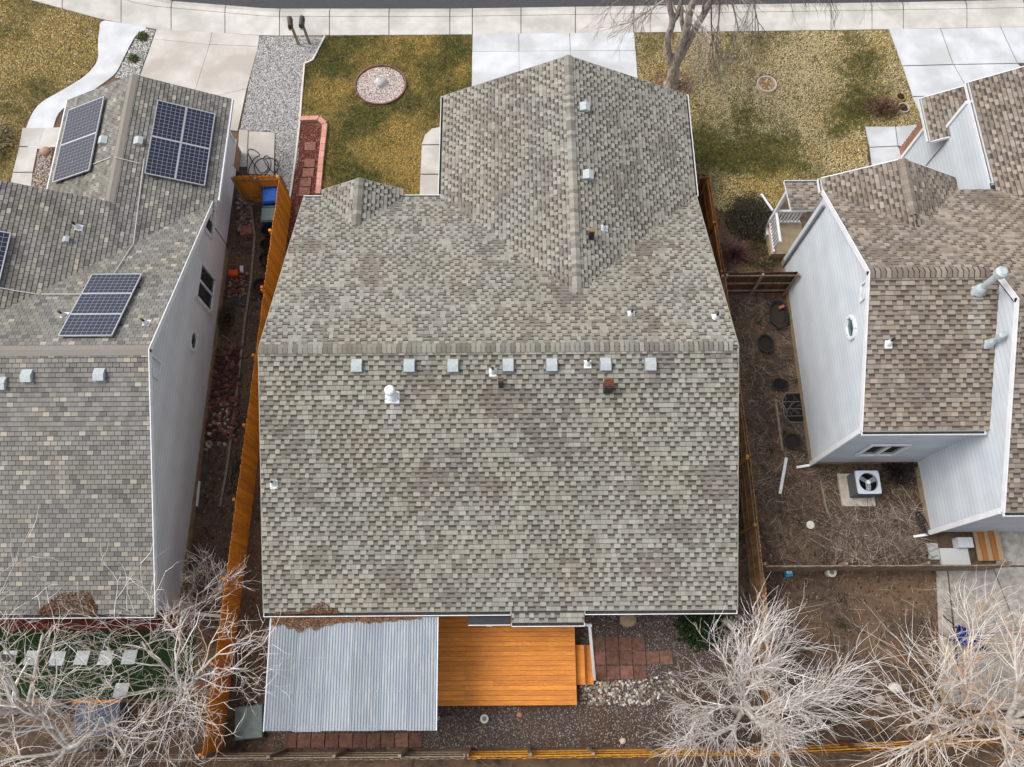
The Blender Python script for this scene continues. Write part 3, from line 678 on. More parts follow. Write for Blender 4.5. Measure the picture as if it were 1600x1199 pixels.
cap_strip((LX1, LRY, LRZ), (LX0, LRY, LRZ), (0, 1, 0), .4); cap_strip((WXR, WYF, WZR), (WXR, WYB - .05, WZR), (1, 0, 0), wp)
w = MB(); lp = (LRZ - EZ) / (LRY - LYR)
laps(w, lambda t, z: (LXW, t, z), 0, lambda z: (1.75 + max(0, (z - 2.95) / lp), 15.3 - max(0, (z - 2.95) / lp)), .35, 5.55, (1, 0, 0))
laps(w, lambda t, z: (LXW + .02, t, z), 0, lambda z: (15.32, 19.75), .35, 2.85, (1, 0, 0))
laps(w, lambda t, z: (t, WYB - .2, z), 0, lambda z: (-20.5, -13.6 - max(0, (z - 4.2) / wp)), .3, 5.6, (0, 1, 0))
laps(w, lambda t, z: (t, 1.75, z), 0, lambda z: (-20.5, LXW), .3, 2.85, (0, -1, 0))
w.box((-13.6, 19.66, 1.4), (5.2, .12, 2.8)); w.box((-16.2, 17.2, 1.4), (.12, 4.9, 2.8))
w.build('wall', M_SIDEL, lh)
fd = MB(); fd.box((LXW - .1, 8.5, .16), (.3, 13.4, .4)); fd.build('foundation', mat('foundation', lin(166, 150, 126), lin(140, 124, 104), 4, .9), lh)
br = MB(); r_ = random.Random(3)
for i in range(6):
    for j in range(5): br.box((LXW + .055, 19.70 - (j + .5) * .2 - (i % 2) * .02, .2 + i * .10), (.03, .19, .088), tint=jit(lin(168, 128, 104), .15, r_))
br.build('brick_wainscot', M_TINT, lh)
wt = Pieces('white_trim', M_WHITE, lh); wt.bar((LXW + .06, 18.55, .84), (LXW + .06, 19.75, .84), .08, .06); 
t = wt
for S_, L_, x in ((T_rear, TL, LX1 - LX0 + .012), (T_front, TF, -.012)): t.bar(S_.p(x, 0, -.05), S_.p(x, L_ + .01, -.05), .03, .17, S_.n)
t.bar((WX1 + .02, LYF, EZ - .06), (WX1 + .02, WYF, EZ - .06), .09, .12); t.bar((WX0 - .02, WYB, EZ - .06), (WX0 - .02, WYF, EZ - .06), .09, .12)
gutter(lh, (LX0, LYR, EZ - .01), (LX1 - .02, LYR, EZ - .01), (0, -1, 0))
def wall_window(parent, X, sgn, ys, zs, panes=2, M=M_WHITE):
    (y0, y1), (z0, z1) = ys, zs; b = MB(); d = .05; fw = .07
    for a_, b_ in (((y0, z0), (y1, z0)), ((y0, z1), (y1, z1)), ((y0, z0), (y0, z1)), ((y1, z0), (y1, z1))):
        b.bar((X + sgn * d, a_[0], a_[1]), (X + sgn * d, b_[0], b_[1]), fw + .03, fw, (1, 0, 0))
    if panes == 2: ym = (y0 + y1) / 2; b.bar((X + sgn * d, ym, z0), (X + sgn * d, ym, z1), fw, .045, (1, 0, 0))
    wf = b.build('window', M, parent); g_ = MB()
    q = [(X + sgn * .03, y0, z0), (X + sgn * .03, y1, z0), (X + sgn * .03, y1, z1), (X + sgn * .03, y0, z1)]
    if sgn < 0: q.reverse()
    g_.face(q); g_.build('pane', M_GLASS, wf)
def oct_window(parent, X, sgn, y, z, ry, rz, name='window'):
    b = MB(); pts = [(y + ry * math.cos(a_), z + rz * math.sin(a_)) for a_ in [math.pi / 8 + i * math.pi / 4 for i in range(8)]]
    for p, q in zip(pts, pts[1:] + pts[:1]): b.bar((X + sgn * .05, *p), (X + sgn * .05, *q), .08, .09, (1, 0, 0))
    wf = b.build(name, M_WHITE, parent); g_ = MB(); q = [(X + sgn * .03, *p) for p in pts]
    if sgn < 0: q.reverse()
    g_.face(q); g_.build('pane', mat('teal_glass', (.05, .10, .11), None, rough=.08, spec=.6) if sgn < 0 else M_GLASS, wf)
wall_window(lh, LXW, 1, (12.1, 13.45), (.95, 2.35)); oct_window(lh, LXW, 1, 10.52, 2.08, .36, .30)
wall_window(lh, LXW, 1, (14.75, 15.9), (1.75, 2.5), 1)
gv = MB(); gv.bar((LXW + .05, 8.35, 4.55), (LXW + .05, 8.9, 4.9), .06, .05); gv.bar((LXW + .05, 8.35, 4.55), (LXW + .05, 8.35, 4.15), .06, .05); gv.bar((LXW + .05, 8.9, 4.9), (LXW + .05, 8.9, 4.2), .06, .05); gv.bar((LXW + .05, 8.35, 4.15), (LXW + .05, 8.9, 4.2), .06, .05); gv.build('gable_vent', M_WHITE, lh)
for px, py in ((3, 596), (44, 584), (157, 582)): vent_box(lh, T_rear, *T_rear.at(px, py + 3))
vent_box(lh, T_wl, *T_wl.at(164, 221), w=.3, l=.3); vent_box(lh, T_wr, *T_wr.at(216, 222), w=.3, l=.3)
pipe_vent(lh, T_wr, *T_wr.at(122, 356), h=.4); vent_box(lh, T_wr, *T_wr.at(103, 376), w=.2, l=.2)
pipe_vent(lh, T_front, *T_front.at(101, 494), h=.36); pipe_vent(lh, T_front, *T_front.at(229, 506), h=.36)
M_CND = mat('conduit_grey', lin(196, 194, 188), None, rough=.6)
def conduit(S_, pts, h=.06):
    loc = [S_.p(*S_.at(*p), h) for p in pts]; cd = MB(); cd.tube(loc, .016, 6); cd.build('conduit', M_CND, lh)
conduit(T_wr, [(225, 250), (214, 340), (208, 385)]); conduit(T_front, [(208, 385), (178, 432)]); conduit(T_wr, [(0, 451), (26, 456), (66, 462)]); conduit(T_front, [(66, 462), (132, 462)])
conduit(T_wl, [(148, 258), (176, 247)]); conduit(T_wr, [(178, 247), (218, 257)])
dsp = MB(); dsp.bar((-10.9, 1.62, 2.7), (-10.9, 1.62, .3), .08, .08); dsp.bar((-10.9, 1.6, .25), (-9.45, 1.45, .12), .1, .1); dsp.build('downspout', M_WHITE, lh)

# solar panels: each array lies on rails above the roof
M_CELL = mat('solar_cell', (.010, .012, .035), (.014, .014, .026), 3, .22, spec=.5)
M_BACK = mat('solar_backsheet', (.30, .32, .38), None, rough=.3)
M_ALU = mat('aluminium', (.55, .56, .57), None, rough=.35, metal=.6)
def solar_array(label, S_, corners, nx, ny):
    """corners: sighted pixel corners (low-left, low-right, up-right, up-left as seen down the slope)"""
    o = thing('solar_array', label, 'solar panels', 'solar arrays on the left roof')
    pts = [S_.at(*c) for c in corners]; x0 = min(p[0] for p in pts); x1 = max(p[0] for p in pts); y0 = min(p[1] for p in pts); y1 = max(p[1] for p in pts)
    h = .13; W_, H_ = (x1 - x0) / nx, (y1 - y0) / ny; cx, cy = max(2, round(W_ / .162)), max(2, round(H_ / .162))
    for i in range(nx):
        for j in range(ny):
            a, b_ = x0 + i * W_ + .012, y0 + j * H_ + .012; c, d = x0 + (i + 1) * W_ - .012, y0 + (j + 1) * H_ - .012
            m = MB(); fw = .03
            for p, q in (((a, b_), (c, b_)), ((a, d), (c, d)), ((a, b_), (a, d)), ((c, b_), (c, d))):
                m.bar(S_.p(*p, h), S_.p(*q, h), fw, .05, S_.n)
            fr = m.build('panel', M_ALU, o)
            m = MB(); m.hexa([S_.p(a, b_, h - .02), S_.p(c, b_, h - .02), S_.p(c, d, h - .02), S_.p(a, d, h - .02), S_.p(a, b_, h + .012), S_.p(c, b_, h + .012), S_.p(c, d, h + .012), S_.p(a, d, h + .012)]); m.build('backsheet', M_BACK, fr)
            m = MB(); sx, sy = (c - a - .04) / cx, (d - b_ - .04) / cy; g = .0065
            for u in range(cx):
                for v in range(cy):
                    X, Y = a + .02 + u * sx, b_ + .02 + v * sy
                    m.face([S_.p(X + g, Y + g, h + .015), S_.p(X + sx - g, Y + g, h + .015), S_.p(X + sx - g, Y + sy - g, h + .015), S_.p(X + g, Y + sy - g, h + .015)])
            m.build('cells', M_CELL, fr, kind='stuff')
    m = MB()
    for k in (.2, .8): yy = y0 + (y1 - y0) * k; m.bar(S_.p(x0 - .1, yy, .075), S_.p(x1 + .1, yy, .075), .04, .04, S_.n)
    m.build('rail', M_BLACK, o)
    m = MB()
    for k in (.2, .8):
        for e in (.1, .9): m.bar(S_.p(x0 + (x1 - x0) * e, y0 + (y1 - y0) * k, .0), S_.p(x0 + (x1 - x0) * e, y0 + (y1 - y0) * k, .08), .05, .05, S_.a)
    m.build('mount', M_BLACK, o)
    bs = S_.p((x0 + x1) / 2, (y0 + y1) / 2); seat(o, bs)
def shift(cs, dx, dy): return [(a + dx, b + dy) for a, b in cs]
solar_array('block of four dark solar panels right of the garage ridge on left roof', T_wr, [(320, 291), (332, 182), (246, 160), (229, 275)], 2, 2)
solar_array('narrow slanted block of solar panels left of the garage ridge on left roof', T_wl, [(112, 178), (90, 288), (146, 263), (167, 155)], 2, 1)
solar_array('three stacked solar panels low on the pale slope beside the long ridge', T_front, [(94, 530), (177, 530), (224, 434), (148, 434)], 1, 3)
solar_array('solar panel cut off by the left picture edge', T_wr, [(10, 366), (-30, 366), (0, 445), (-30, 445)], 1, 1)
lv = MB(); r_ = random.Random(8)
M_LEAF = mat('dry_leaves', (1, 1, 1), None, rough=.9, tint=True)
def leaves(S_, pts, n, r, spread):
    for _ in range(n):
        k = r.random(); i = min(int(k * (len(pts) - 1)), len(pts) - 2); fr = k * (len(pts) - 1) - i
        x = pts[i][0] + (pts[i + 1][0] - pts[i][0]) * fr; d0 = pts[i][1] + (pts[i + 1][1] - pts[i][1]) * fr
        y = pts[i][2] + (pts[i + 1][2] - pts[i][2]) * fr + r.uniform(0, 1) ** 1.3 * d0
        p = S_.p(x + r.uniform(-spread, spread), y, r.uniform(.01, .07)); a = Vector((r.uniform(-1, 1), r.uniform(-1, 1), r.uniform(-.5, .5))).normalized() * r.uniform(.02, .045)
        b = a.orthogonal().normalized() * r.uniform(.012, .025)
        lv.face([p - a, p + b, p + a, p - b], jit(r.choice([lin(142, 102, 72), lin(116, 82, 58), lin(166, 126, 92), lin(92, 66, 50)]), .2, r))
leaves(T_rear, [(T_rear.at(62, 955)[0], .15, .0), (T_rear.at(95, 955)[0], .6, .02), (T_rear.at(138, 955)[0], .7, .02), (T_rear.at(150, 955)[0], .2, .0)], 1500, r_, .05)
lv.build('leaf_litter', M_LEAF, kind='stuff')
seat(house, (-.4, 8.5, 0)); seat(lh, (-15, 8.5, 0))
# ================================================================ RIGHT NEIGHBOUR'S HOUSE
rh = thing('house', 'two level grey sided house with brown shingle roof at the right edge', 'house')
r4 = random.Random(41); dm = MB(); f = MB()
QX, QE = 10.42, 4.60; QYR, QYF, QRY, QRZ = 6.40, 14.72, 10.60, 6.68
hp = (QRZ - QE) / (QYF - QRY); HXW, HRY, HRZ, HYR = 14.12, 9.42, 7.28, 3.96
Q_rear = Slope((QX, QYR, QE), (1, 0, 0), (0, QRY - QYR, QRZ - QE)); QL = math.hypot(QRY - QYR, QRZ - QE)
Q_front = Slope((24.0, QYF, QE), (-1, 0, 0), (0, QRY - QYF, QRZ - QE)); QF = math.hypot(QRY - QYF, QRZ - QE)
QFH = math.hypot(HRY - QYF, HRZ - QE)
Q_hi = Slope((HXW, HYR, QE), (1, 0, 0), (0, HRY - HYR, HRZ - QE)); QH = math.hypot(HRY - HYR, HRZ - QE)
slab_of(dm, Q_rear, .01, HXW - QX + .3, 0, QL); slab_of(dm, Q_front, 0, 24 - QX - .01, 0, QF); slab_of(dm, Q_front, 0, 24 - HXW - .01, QF - .1, QFH); slab_of(dm, Q_hi, .01, 9.8, 0, QH)
EX0, EX1, EXR, EZR, EYF2, EYB = 10.42, 14.92, 12.68, 5.66, 15.2, 12.8
E_l = Slope((EX0, EYF2, QE), (0, -1, 0), (EXR - EX0, 0, EZR - QE)); EL = math.hypot(EXR - EX0, EZR - QE)
E_r = Slope((EX1, EYB, QE), (0, 1, 0), (EXR - EX1, 0, EZR - QE)); ERL = math.hypot(EXR - EX1, EZR - QE)
slab_of(dm, E_l, .01, EYF2 - 14.62, 0, .5, .05); slab_of(dm, E_l, .01, EYF2 - 13.4, .9, EL, .05); slab_of(dm, E_r, .4, EYF2 - EYB - .01, 0, ERL, .07)
VX = 16.18
V_l = Slope((VX, 19.12, QE), (0, -1, 0), (1, 0, hp)); VL = 5.0
slab_of(dm, V_l, .01, 6.5, 0, VL)
P_l = Slope((15.47, 19.85, 2.9), (0, -1, 0), (1, 0, .5)); slab_of(dm, P_l, .01, 1.93, 0, 3.0, .07)
rroof = dm.build('roof', M_FELT, rh)
lay(f, Q_rear, 0, QL - .02, 'right', r4, lambda s: (0, HXW - QX + .12), rroof, 300, (12, 32), [(*Q_rear.at(1527, 458), .22, 2.6, .5)])
def iv_qf(s): return (3.5, 24 - QX) if s < QF - .02 else (3.5, 24 - HXW)
lay(f, Q_front, 0, QFH - .02, 'right', r4, iv_qf)
lay(f, Q_hi, 0, QH - .02, 'right', r4, lambda s: (0, 4.5))
def yv_(s, L, z1): z = QE + s * (z1 - QE) / L; return QYF - (z - QE) / hp
lay(f, E_l, 0, EL - .02, 'right', r4, lambda s: (0, EYF2 - yv_(s, EL, EZR) + .15)); lay(f, E_r, 0, ERL - .02, 'right', r4, lambda s: (yv_(s, ERL, EZR) - .15 - EYB, EYF2 - EYB))
lay(f, V_l, 0, VL - .02, 'right', r4, lambda s: (0, 19.12 - (QYF - s * hp / math.hypot(1, hp) / hp) + .2))
lay(f, P_l, 0, 1.9, 'right', r4, lambda s: (0, 1.93))
f.build('shingle_field', M_SHING, rroof, kind='stuff')
ridge_caps(rroof, (QX, QRY, QRZ + .012), (HXW - .1, QRY, QRZ + .012), (0, 1, 0), hp, 'right', r4, .16, .17)
ridge_caps(rroof, (EXR, EYF2, EZR + .012), (EXR, 13.0, EZR + .012), (1, 0, 0), .47, 'right', r4, .16, .15)
ridge_caps(rroof, (HXW, HRY, HRZ + .012), (18, HRY, HRZ + .012), (0, 1, 0), hp, 'right', r4, .16, .17)
XW = 10.52
w = MB()
gab = lambda z: (6.52 + max(0, (z - 4.62) / hp), 14.6 - max(0, (z - 4.62) / hp))
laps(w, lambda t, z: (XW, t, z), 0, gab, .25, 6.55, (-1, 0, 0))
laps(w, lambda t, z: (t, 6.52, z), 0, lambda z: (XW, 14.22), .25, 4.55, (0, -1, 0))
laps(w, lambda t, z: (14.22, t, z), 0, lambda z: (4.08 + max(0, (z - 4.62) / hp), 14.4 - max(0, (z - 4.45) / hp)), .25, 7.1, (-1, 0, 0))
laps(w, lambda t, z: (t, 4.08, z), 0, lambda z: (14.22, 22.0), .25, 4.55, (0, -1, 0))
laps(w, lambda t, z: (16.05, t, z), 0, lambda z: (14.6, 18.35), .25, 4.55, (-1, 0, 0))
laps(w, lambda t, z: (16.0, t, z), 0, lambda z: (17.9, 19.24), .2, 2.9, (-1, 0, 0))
w.box((13.3, 14.62, 2.4), (5.5, .1, 4.3)); w.box((18.2, 18.35, 3.7), (4.2, .1, 1.7)); w.box((18.2, 19.55, 1.5), (4.3, .1, 2.9)); w.box((17.3, 15.0, 2.4), (2.3, .1, 4.3))
w.hexa([(10.6, 14.95, 4.5), (14.7, 14.95, 4.5), (14.7, 15.0, 4.5), (10.6, 15.0, 4.5), (12.6, 14.95, 5.5), (12.7, 14.95, 5.5), (12.7, 15.0, 5.5), (12.6, 15.0, 5.5)])
w.build('wall', M_SIDER, rh)
fd = MB(); fd.box((XW + .12, 10.55, .14), (.3, 8.1, .34)); fd.box((12.4, 6.62, .14), (3.7, .25, .34)); fd.box((14.34, 5.2, .14), (.3, 2.3, .34)); fd.build('foundation', MATS['foundation'], rh)
bk = MB(); r_ = random.Random(5)
for i in range(32):
    for j in range(2): bk.box((15.96, 19.68 - (j + .5) * .2 + (i % 2) * .03, .06 + i * .085), (.05, .19, .075), tint=jit(lin(150, 112, 92), .2, r_))
bk.build('brick_wainscot', M_TINT, rh)
t = Pieces('white_trim', M_WHITE, rh)
for S_, L_, x in ((Q_rear, QL, -.015), (Q_front, QF, 24 - QX + .015), (Q_hi, QH, -.015)): t.bar(S_.p(x, -.02, -.045), S_.p(x, L_ + .02, -.045), .035, .17, S_.n)
t.bar(Q_front.p(24 - HXW + .015, QF - .05, -.045), Q_front.p(24 - HXW + .015, QFH, -.045), .035, .17, Q_front.n)
for S_, x, L_ in ((E_l, -.015, EL), (E_r, EYF2 - EYB + .015, ERL), (P_l, -.015, 1.9), (P_l, 1.945, .6), (V_l, -.015, VL)): t.bar(S_.p(x, 0, -.045), S_.p(x, L_, -.045), .03, .13, S_.n)
for x, y, z0, z1 in ((XW - .02, 6.5, .2, 4.5), (14.2, 4.06, .2, 4.5), (16.03, 18.36, 2.95, 4.5), (15.97, 19.24, .1, 2.85)):
    t.bar((x, y, z0), (x, y, z1), .12, .12)
gutter(rh, (QX, QYR, QE - .01), (HXW - .02, QYR, QE - .01), (0, -1, 0)); gutter(rh, (HXW, HYR, QE - .01), (22, HYR, QE - .01), (0, -1, 0)); gutter(rh, (VX, 15.0, QE - .01), (VX, 19.12, QE - .01), (-1, 0, 0)); gutter(rh, (15.47, 17.94, 2.89), (15.47, 19.85, 2.89), (-1, 0, 0), w=.1)
gutter(rh, (QX, EYF2 - .5, QE - .01), (QX, EYF2, QE - .01), (-1, 0, 0), w=.1)
for x, y in ((XW - .08, 6.42), (14.12, 3.98)): d = MB(); d.bar((x, y, 4.4), (x, y, .25), .08, .07); d.bar((x, y, .22), (x - .45, y - .05, .1), .08, .07); d.build('downspout', M_WHITE, rh)
d = MB(); d.bar((XW - .07, 14.25, 4.4), (XW - .07, 14.25, .2), .09, .09); d.build('downspout', mat('grey_metal', lin(120, 124, 126), None, rough=.6), rh)
oct_window(rh, XW, -1, 9.64, 4.85, .37, .30)
gv = MB(); gv.bar((XW - .05, 10.1, 6.0), (XW - .05, 10.5, 6.35), .06, .05); gv.bar((XW - .05, 10.5, 6.35), (XW - .05, 10.55, 5.95), .06, .05); gv.bar((XW - .05, 10.1, 6.0), (XW - .05, 10.1, 5.7), .06, .05); gv.bar((XW - .05, 10.1, 5.7), (XW - .05, 10.55, 5.95), .06, .05); gv.build('gable_vent', M_WHITE, rh)
b = MB(); wx0, wx1, wz0, wz1 = 11.55, 12.78, 1.42, 2.72
for a_, c_ in (((wx0, wz0), (wx1, wz0)), ((wx0, wz1), (wx1, wz1)), ((wx0, wz0), (wx0, wz1)), ((wx1, wz0), (wx1, wz1)), (((wx0 + wx1) / 2, wz0), ((wx0 + wx1) / 2, wz1))): b.bar((a_[0], 6.46, a_[1]), (c_[0], 6.46, c_[1]), .07, .07, (0, 1, 0))
wf = b.build('window', M_WHITE, rh); b = MB(); b.face([(wx0, 6.488, wz0), (wx1, 6.488, wz0), (wx1, 6.488, wz1), (wx0, 6.488, wz1)]); b.build('pane', M_GLASS, wf)
# flues and pipes
def flue(px, py, h, rad, cap, tip=M_WHITE):
    x, y = Q_rear.at(px, py); q = Q_rear.p(x, y); m = MB()
    m.hexa([Q_rear.p(x - rad * 2, y - .13, .005), Q_rear.p(x + rad * 2, y - .13, .005), Q_rear.p(x + rad * 2, y + .13, .005), Q_rear.p(x - rad * 2, y + .13, .005), Q_rear.p(x - rad * 2, y - .13, .03), Q_rear.p(x + rad * 2, y - .13, .03), Q_rear.p(x + rad * 2, y + .13, .02), Q_rear.p(x - rad * 2, y + .13, .02)])
    m.lathe(q, [(rad * 1.9, 0), (rad * 1.5, .2), (rad * 1.1, .28)], 14)
    v = m.build('flue', M_GALV, rh); m = MB()
    m.lathe(q, [(rad * .9, .2), (rad * .9, h)], 14)
    if cap: m.lathe(q, [(cap * .75, h - .03), (cap, h), (cap, h + .16), (cap * .65, h + .22)], 16)
    m.build('flue_pipe', tip, v)
flue(1528, 455, 1.05, .10, .17, M_GALV); flue(1545, 538, .55, .07, .11, M_GALV); pipe_vent(rh, Q_rear, *Q_rear.at(1388, 537), h=.4)
# porch: floor, posts, railing, small roof
PX0, PY0, PY1 = 9.98, 14.66, 16.05
b = MB(); b.box(((PX0 + 11.3) / 2, (PY0 + PY1) / 2, .22), (11.3 - PX0, PY1 - PY0, .44)); b.build('porch_floor', mat('porch_concrete', lin(172, 152, 124), lin(150, 134, 112), 3, .9), rh)
b = MB(); PS = Slope((9.9, 16.2, 2.86), (-1, 0, 0), (0, -1.25, .22)); Sx = Slope((11.25, 16.2, 2.86), (-1, 0, 0), (0, -1.25, .22))
slab_of(b, Sx, 0, 1.36, 0, 1.27, .08); pr = b.build('porch_roof', M_WHITE, rh); f2 = MB(); lay(f2, Sx, 1.36, 1.27, 'right', r4); f2.build('shingle_field', M_SHING, pr, kind='stuff')
gutter(rh, (9.89, 16.2, 2.85), (11.2, 16.2, 2.85), (0, 1, 0))
b = MB(); b.bar((PX0 + .06, PY1 - .06, .44), (PX0 + .06, PY1 - .06, 2.8), .12, .12); b.build('porch_post', M_WHITE, rh)
for (a_, c_) in (((PX0 + .06, PY0 + .02), (PX0 + .06, PY1 - .12)), ((PX0 + .14, PY1 - .06), (11.2, PY1 - .06))):
    b = MB(); a3, c3 = Vector((*a_, 0)), Vector((*c_, 0)); L_ = (c3 - a3).length; n = int(L_ / .13)
    b.bar(a3 + Vector((0, 0, .56)), c3 + Vector((0, 0, .56)), .07, .06); b.build('bottom_rail', M_WHITE, rh); b = MB(); b.bar(a3 + Vector((0, 0, 1.32)), c3 + Vector((0, 0, 1.32)), .09, .06)
    rail = b.build('railing', M_WHITE, rh)
    for i in range(1, n):
        q = a3.lerp(c3, i / n); b = MB(); b.bar(q + Vector((0, 0, .56)), q + Vector((0, 0, 1.32)), .045, .045); b.build('baluster', M_WHITE, rail)
b = MB(); b.bar((PX0 - .02, PY1 + .05, 1.2), (9.75, 17.05, .85), .06, .06); b.bar((9.75, 17.05, .85), (9.75, 17.05, .02), .06, .06); b.build('stair_handrail', M_WHITE, rh)
seat(rh, (15, 9.5, 0))
# air conditioner on its slab
ac = thing('air_conditioner', 'pale topped air conditioner with round fan grille on a concrete pad', 'air conditioner')
ax, ay, aw = 12.08, 5.66, .80
b = MB(); b.box((ax - .1, ay - .1, .05), (1.15, 1.15, .1)); b.build('pad', mat('pad_concrete', lin(186, 178, 164), lin(160, 150, 136), 4, .9), ac)
b = MB(); b.box((ax, ay, .46), (aw - .04, aw - .04, .7)); b.build('body', mat('charcoal_metal', (.05, .052, .056), (.07, .072, .076), 10, .6), ac)
b = MB()
for i in range(16):
    for sx, sy in ((1, 0), (-1, 0), (0, 1), (0, -1)):
        z = .16 + i * .043; b.box((ax + sx * (aw / 2 - .012), ay + sy * (aw / 2 - .012), z), (.018 if sx else aw - .08, .018 if sy else aw - .08, .018))
b.build('louvre_panel', mat('louvre_metal', (.09, .093, .098), None, rough=.5), ac)
b = MB(); n = 32; ro = .31
for i in range(n):
    a0, a1 = 2 * math.pi * i / n, 2 * math.pi * (i + 1) / n
    def sq(a): m_ = max(abs(math.cos(a)), abs(math.sin(a))); k = (aw / 2 - .0) / m_ * (.97 if m_ < .75 else 1); return (ax + math.cos(a) * k, ay + math.sin(a) * k)
    p0, p1 = sq(a0), sq(a1); c0, c1 = (ax + ro * math.cos(a0), ay + ro * math.sin(a0)), (ax + ro * math.cos(a1), ay + ro * math.sin(a1))
    b.face([(*c0, .87), (*p0, .87), (*p1, .87), (*c1, .87)]); b.face([(*p0, .81), (*p1, .81), (*p1, .87), (*p0, .87)]); b.face([(*c1, .78), (*c0, .78), (*c0, .87), (*c1, .87)])
b.build('top_cover', mat('ac_top', lin(186, 194, 204), None, rough=.5), ac)
b = MB(); b.lathe((ax, ay, .80), [(.30, .0), (.30, .01)], 24); b.build('shroud_floor', M_DARKIN, ac)
b = MB()
for i in range(3):
    a_ = i * 2.094 + .4; M_ = Matrix.Translation((ax, ay, .83)) @ Matrix.Rotation(a_, 4, 'Z') @ Matrix.Translation((.16, 0, 0)) @ Matrix.Rotation(.35, 4, 'X'); b.box(None, (.26, .17, .008), M=M_)
fb = b.build('fan_blade', mat('blade_grey', lin(150, 160, 172), None, rough=.4), ac)
b = MB(); b.lathe((ax, ay, .80), [(.09, 0), (.09, .06), (.06, .075)], 16); b.build('fan_hub', M_WHITE, ac)
b = MB()
for r0 in (.08, .14, .20, .26, .31): b.tube([(ax + r0 * math.cos(k * .2618), ay + r0 * math.sin(k * .2618), .885) for k in range(25)], .0045, 4, False)
for k in range(12): a_ = k * .5236; b.tube([(ax + .08 * math.cos(a_), ay + .08 * math.sin(a_), .887), (ax + .32 * math.cos(a_), ay + .32 * math.sin(a_), .877)], .0045, 4, False)
b.build('guard_wire', M_BLACK, ac); seat(ac, (ax, ay, 0))
# ================================================================ FENCES
def wood(name, a, b, st=(8, 8, 1)):                    # grain along the board, greyer worn patches
    g_ = (a[0] + a[1] + a[2]) / 3; return mat(name, a, b, 5, .8, tint=True, stretch=st, detail=8, c3=tuple(.93 * v + .05 * g_ for v in b), scale3=1.1, bump=.2, bscale=12)
M_ORANGE = wood('orange_stain', lin(234, 152, 42), lin(204, 120, 24)); M_BROWN = wood('brown_stain', lin(164, 106, 48), lin(120, 74, 34)); M_GREYW = wood('weathered_wood', lin(158, 142, 122), lin(118, 102, 86)); M_YELLOW = wood('yellow_stain', lin(220, 164, 56), lin(168, 114, 34))
M_FADE = wood('faded_stain', lin(208, 158, 96), lin(160, 114, 66)); M_TAN_W = wood('tan_rail', lin(176, 140, 92), lin(140, 106, 70))
_PK = {}
def picket_mesh(h, w, m, ti):
    k = (round(h, 2), w, m.name, ti)
    if k not in _PK:
        b = MB(); t = .017; q = [.93, 1.0, 1.07, .86, 1.12][ti]
        b.prism([(-w / 2, -t / 2), (w / 2, -t / 2), (w / 2, t / 2), (-w / 2, t / 2)], 0, h - .03, (q, q, q)); k0 = len(b.v)
        b.hexa([(-w / 2, -t / 2, h - .03), (w / 2, -t / 2, h - .03), (w / 2, t / 2, h - .03), (-w / 2, t / 2, h - .03), (-w / 2 + .02, -t / 2, h), (w / 2 - .02, -t / 2, h), (w / 2 - .02, t / 2, h), (-w / 2 + .02, t / 2, h)], (q, q, q))
        me = b.mesh('picket'); me.materials.append(m); _PK[k] = me
    return _PK[k]
def fence(label, a, b, h, m, side=1, rails=(.3, 1.35), mrail=None, mpost=None, pw=.14, post_step=2.4, lean=0.0, rs=0):
    """pickets from a to b; side: +1 puts the rails on the left of the walking direction"""
    o = thing('fence', label, 'fence', 'wooden yard fences'); a, b = Vector((*a, 0)), Vector((*b, 0)); d = (b - a).normalized(); n = Vector((-d.y, d.x, 0)) * side
    L_ = (b - a).length; k = int(L_ / (pw + .006)); r = random.Random(rs + int(L_ * 10)); ang = math.atan2(d.y, d.x)
    for i in range(k):
        q = a + d * ((i + .5) * L_ / k) - n * .012; hh = h + r.choice((0, 0, .0, .012, -.012))
        link('picket', picket_mesh(h, pw, m, r.randrange(5)), o, Matrix.Translation(q + Vector((0, 0, .03 + hh - h))) @ Matrix.Rotation(ang + r.uniform(-.012, .012), 4, 'Z') @ Matrix.Rotation(r.uniform(-.008, .008) + lean, 4, 'X'))
    for z in rails:
        c = MB(); c.bar(a + n * .03 + Vector((0, 0, z)), b + n * .03 + Vector((0, 0, z)), .04, .09, tint=jit((1, 1, 1), .1, r)); c.build('rail', mrail or m, o)
    np_ = max(1, round(L_ / post_step))
    for i in range(np_ + 1):
        q = a.lerp(b, i / np_) + n * .075; c = MB(); c.box((q.x, q.y, (h + .03) / 2), (.09, .09, h + .03), rz=ang, tint=jit((1, 1, 1), .12, r)); c.build('post', mpost or mrail or m, o)
    seat(o, a); return o
fence('bright orange stained fence along the front half of the left side yard', (-8.78, 17.42), (-8.90, 12.75), 1.72, M_ORANGE, -1, (.3, 1.45))
fence('long orange stained fence between the left house and the middle house, rear run', (-8.92, 12.70), (-9.22, -2.55), 1.62, M_ORANGE, -1, (.3, 1.35), lean=.0)
fence('short orange fence return closing the left side yard beside bins', (-10.55, 17.42), (-8.84, 17.42), 1.72, M_ORANGE, -1, (.35, 1.5), M_TAN_W, post_step=.9)
fence('brown fence run beside the garage corner next to the right lawn', (7.5, 17.3), (7.68, 13.24), 1.75, M_BROWN, 1 if False else -1, (.35, .95, 1.6), M_BROWN, M_BROWN)
fence('short brown fence return between garage corner and side fence', (6.40, 17.34), (7.42, 17.34), 1.75, M_BROWN, -1, (.4, 1.6), M_TAN_W, M_BROWN, post_step=1)
fence('brown side fence with three rails along the right yard, upper run', (7.72, 13.10), (7.90, 6.40), 1.66, M_FADE, -1, (.3, .85, 1.5), M_GREYW, M_FADE)
fence('brown side fence with three rails reaching the rear corner of right yard', (7.90, 6.34), (7.95, -2.55), 1.62, M_FADE, -1, (.3, .85, 1.45), M_GREYW, M_FADE)
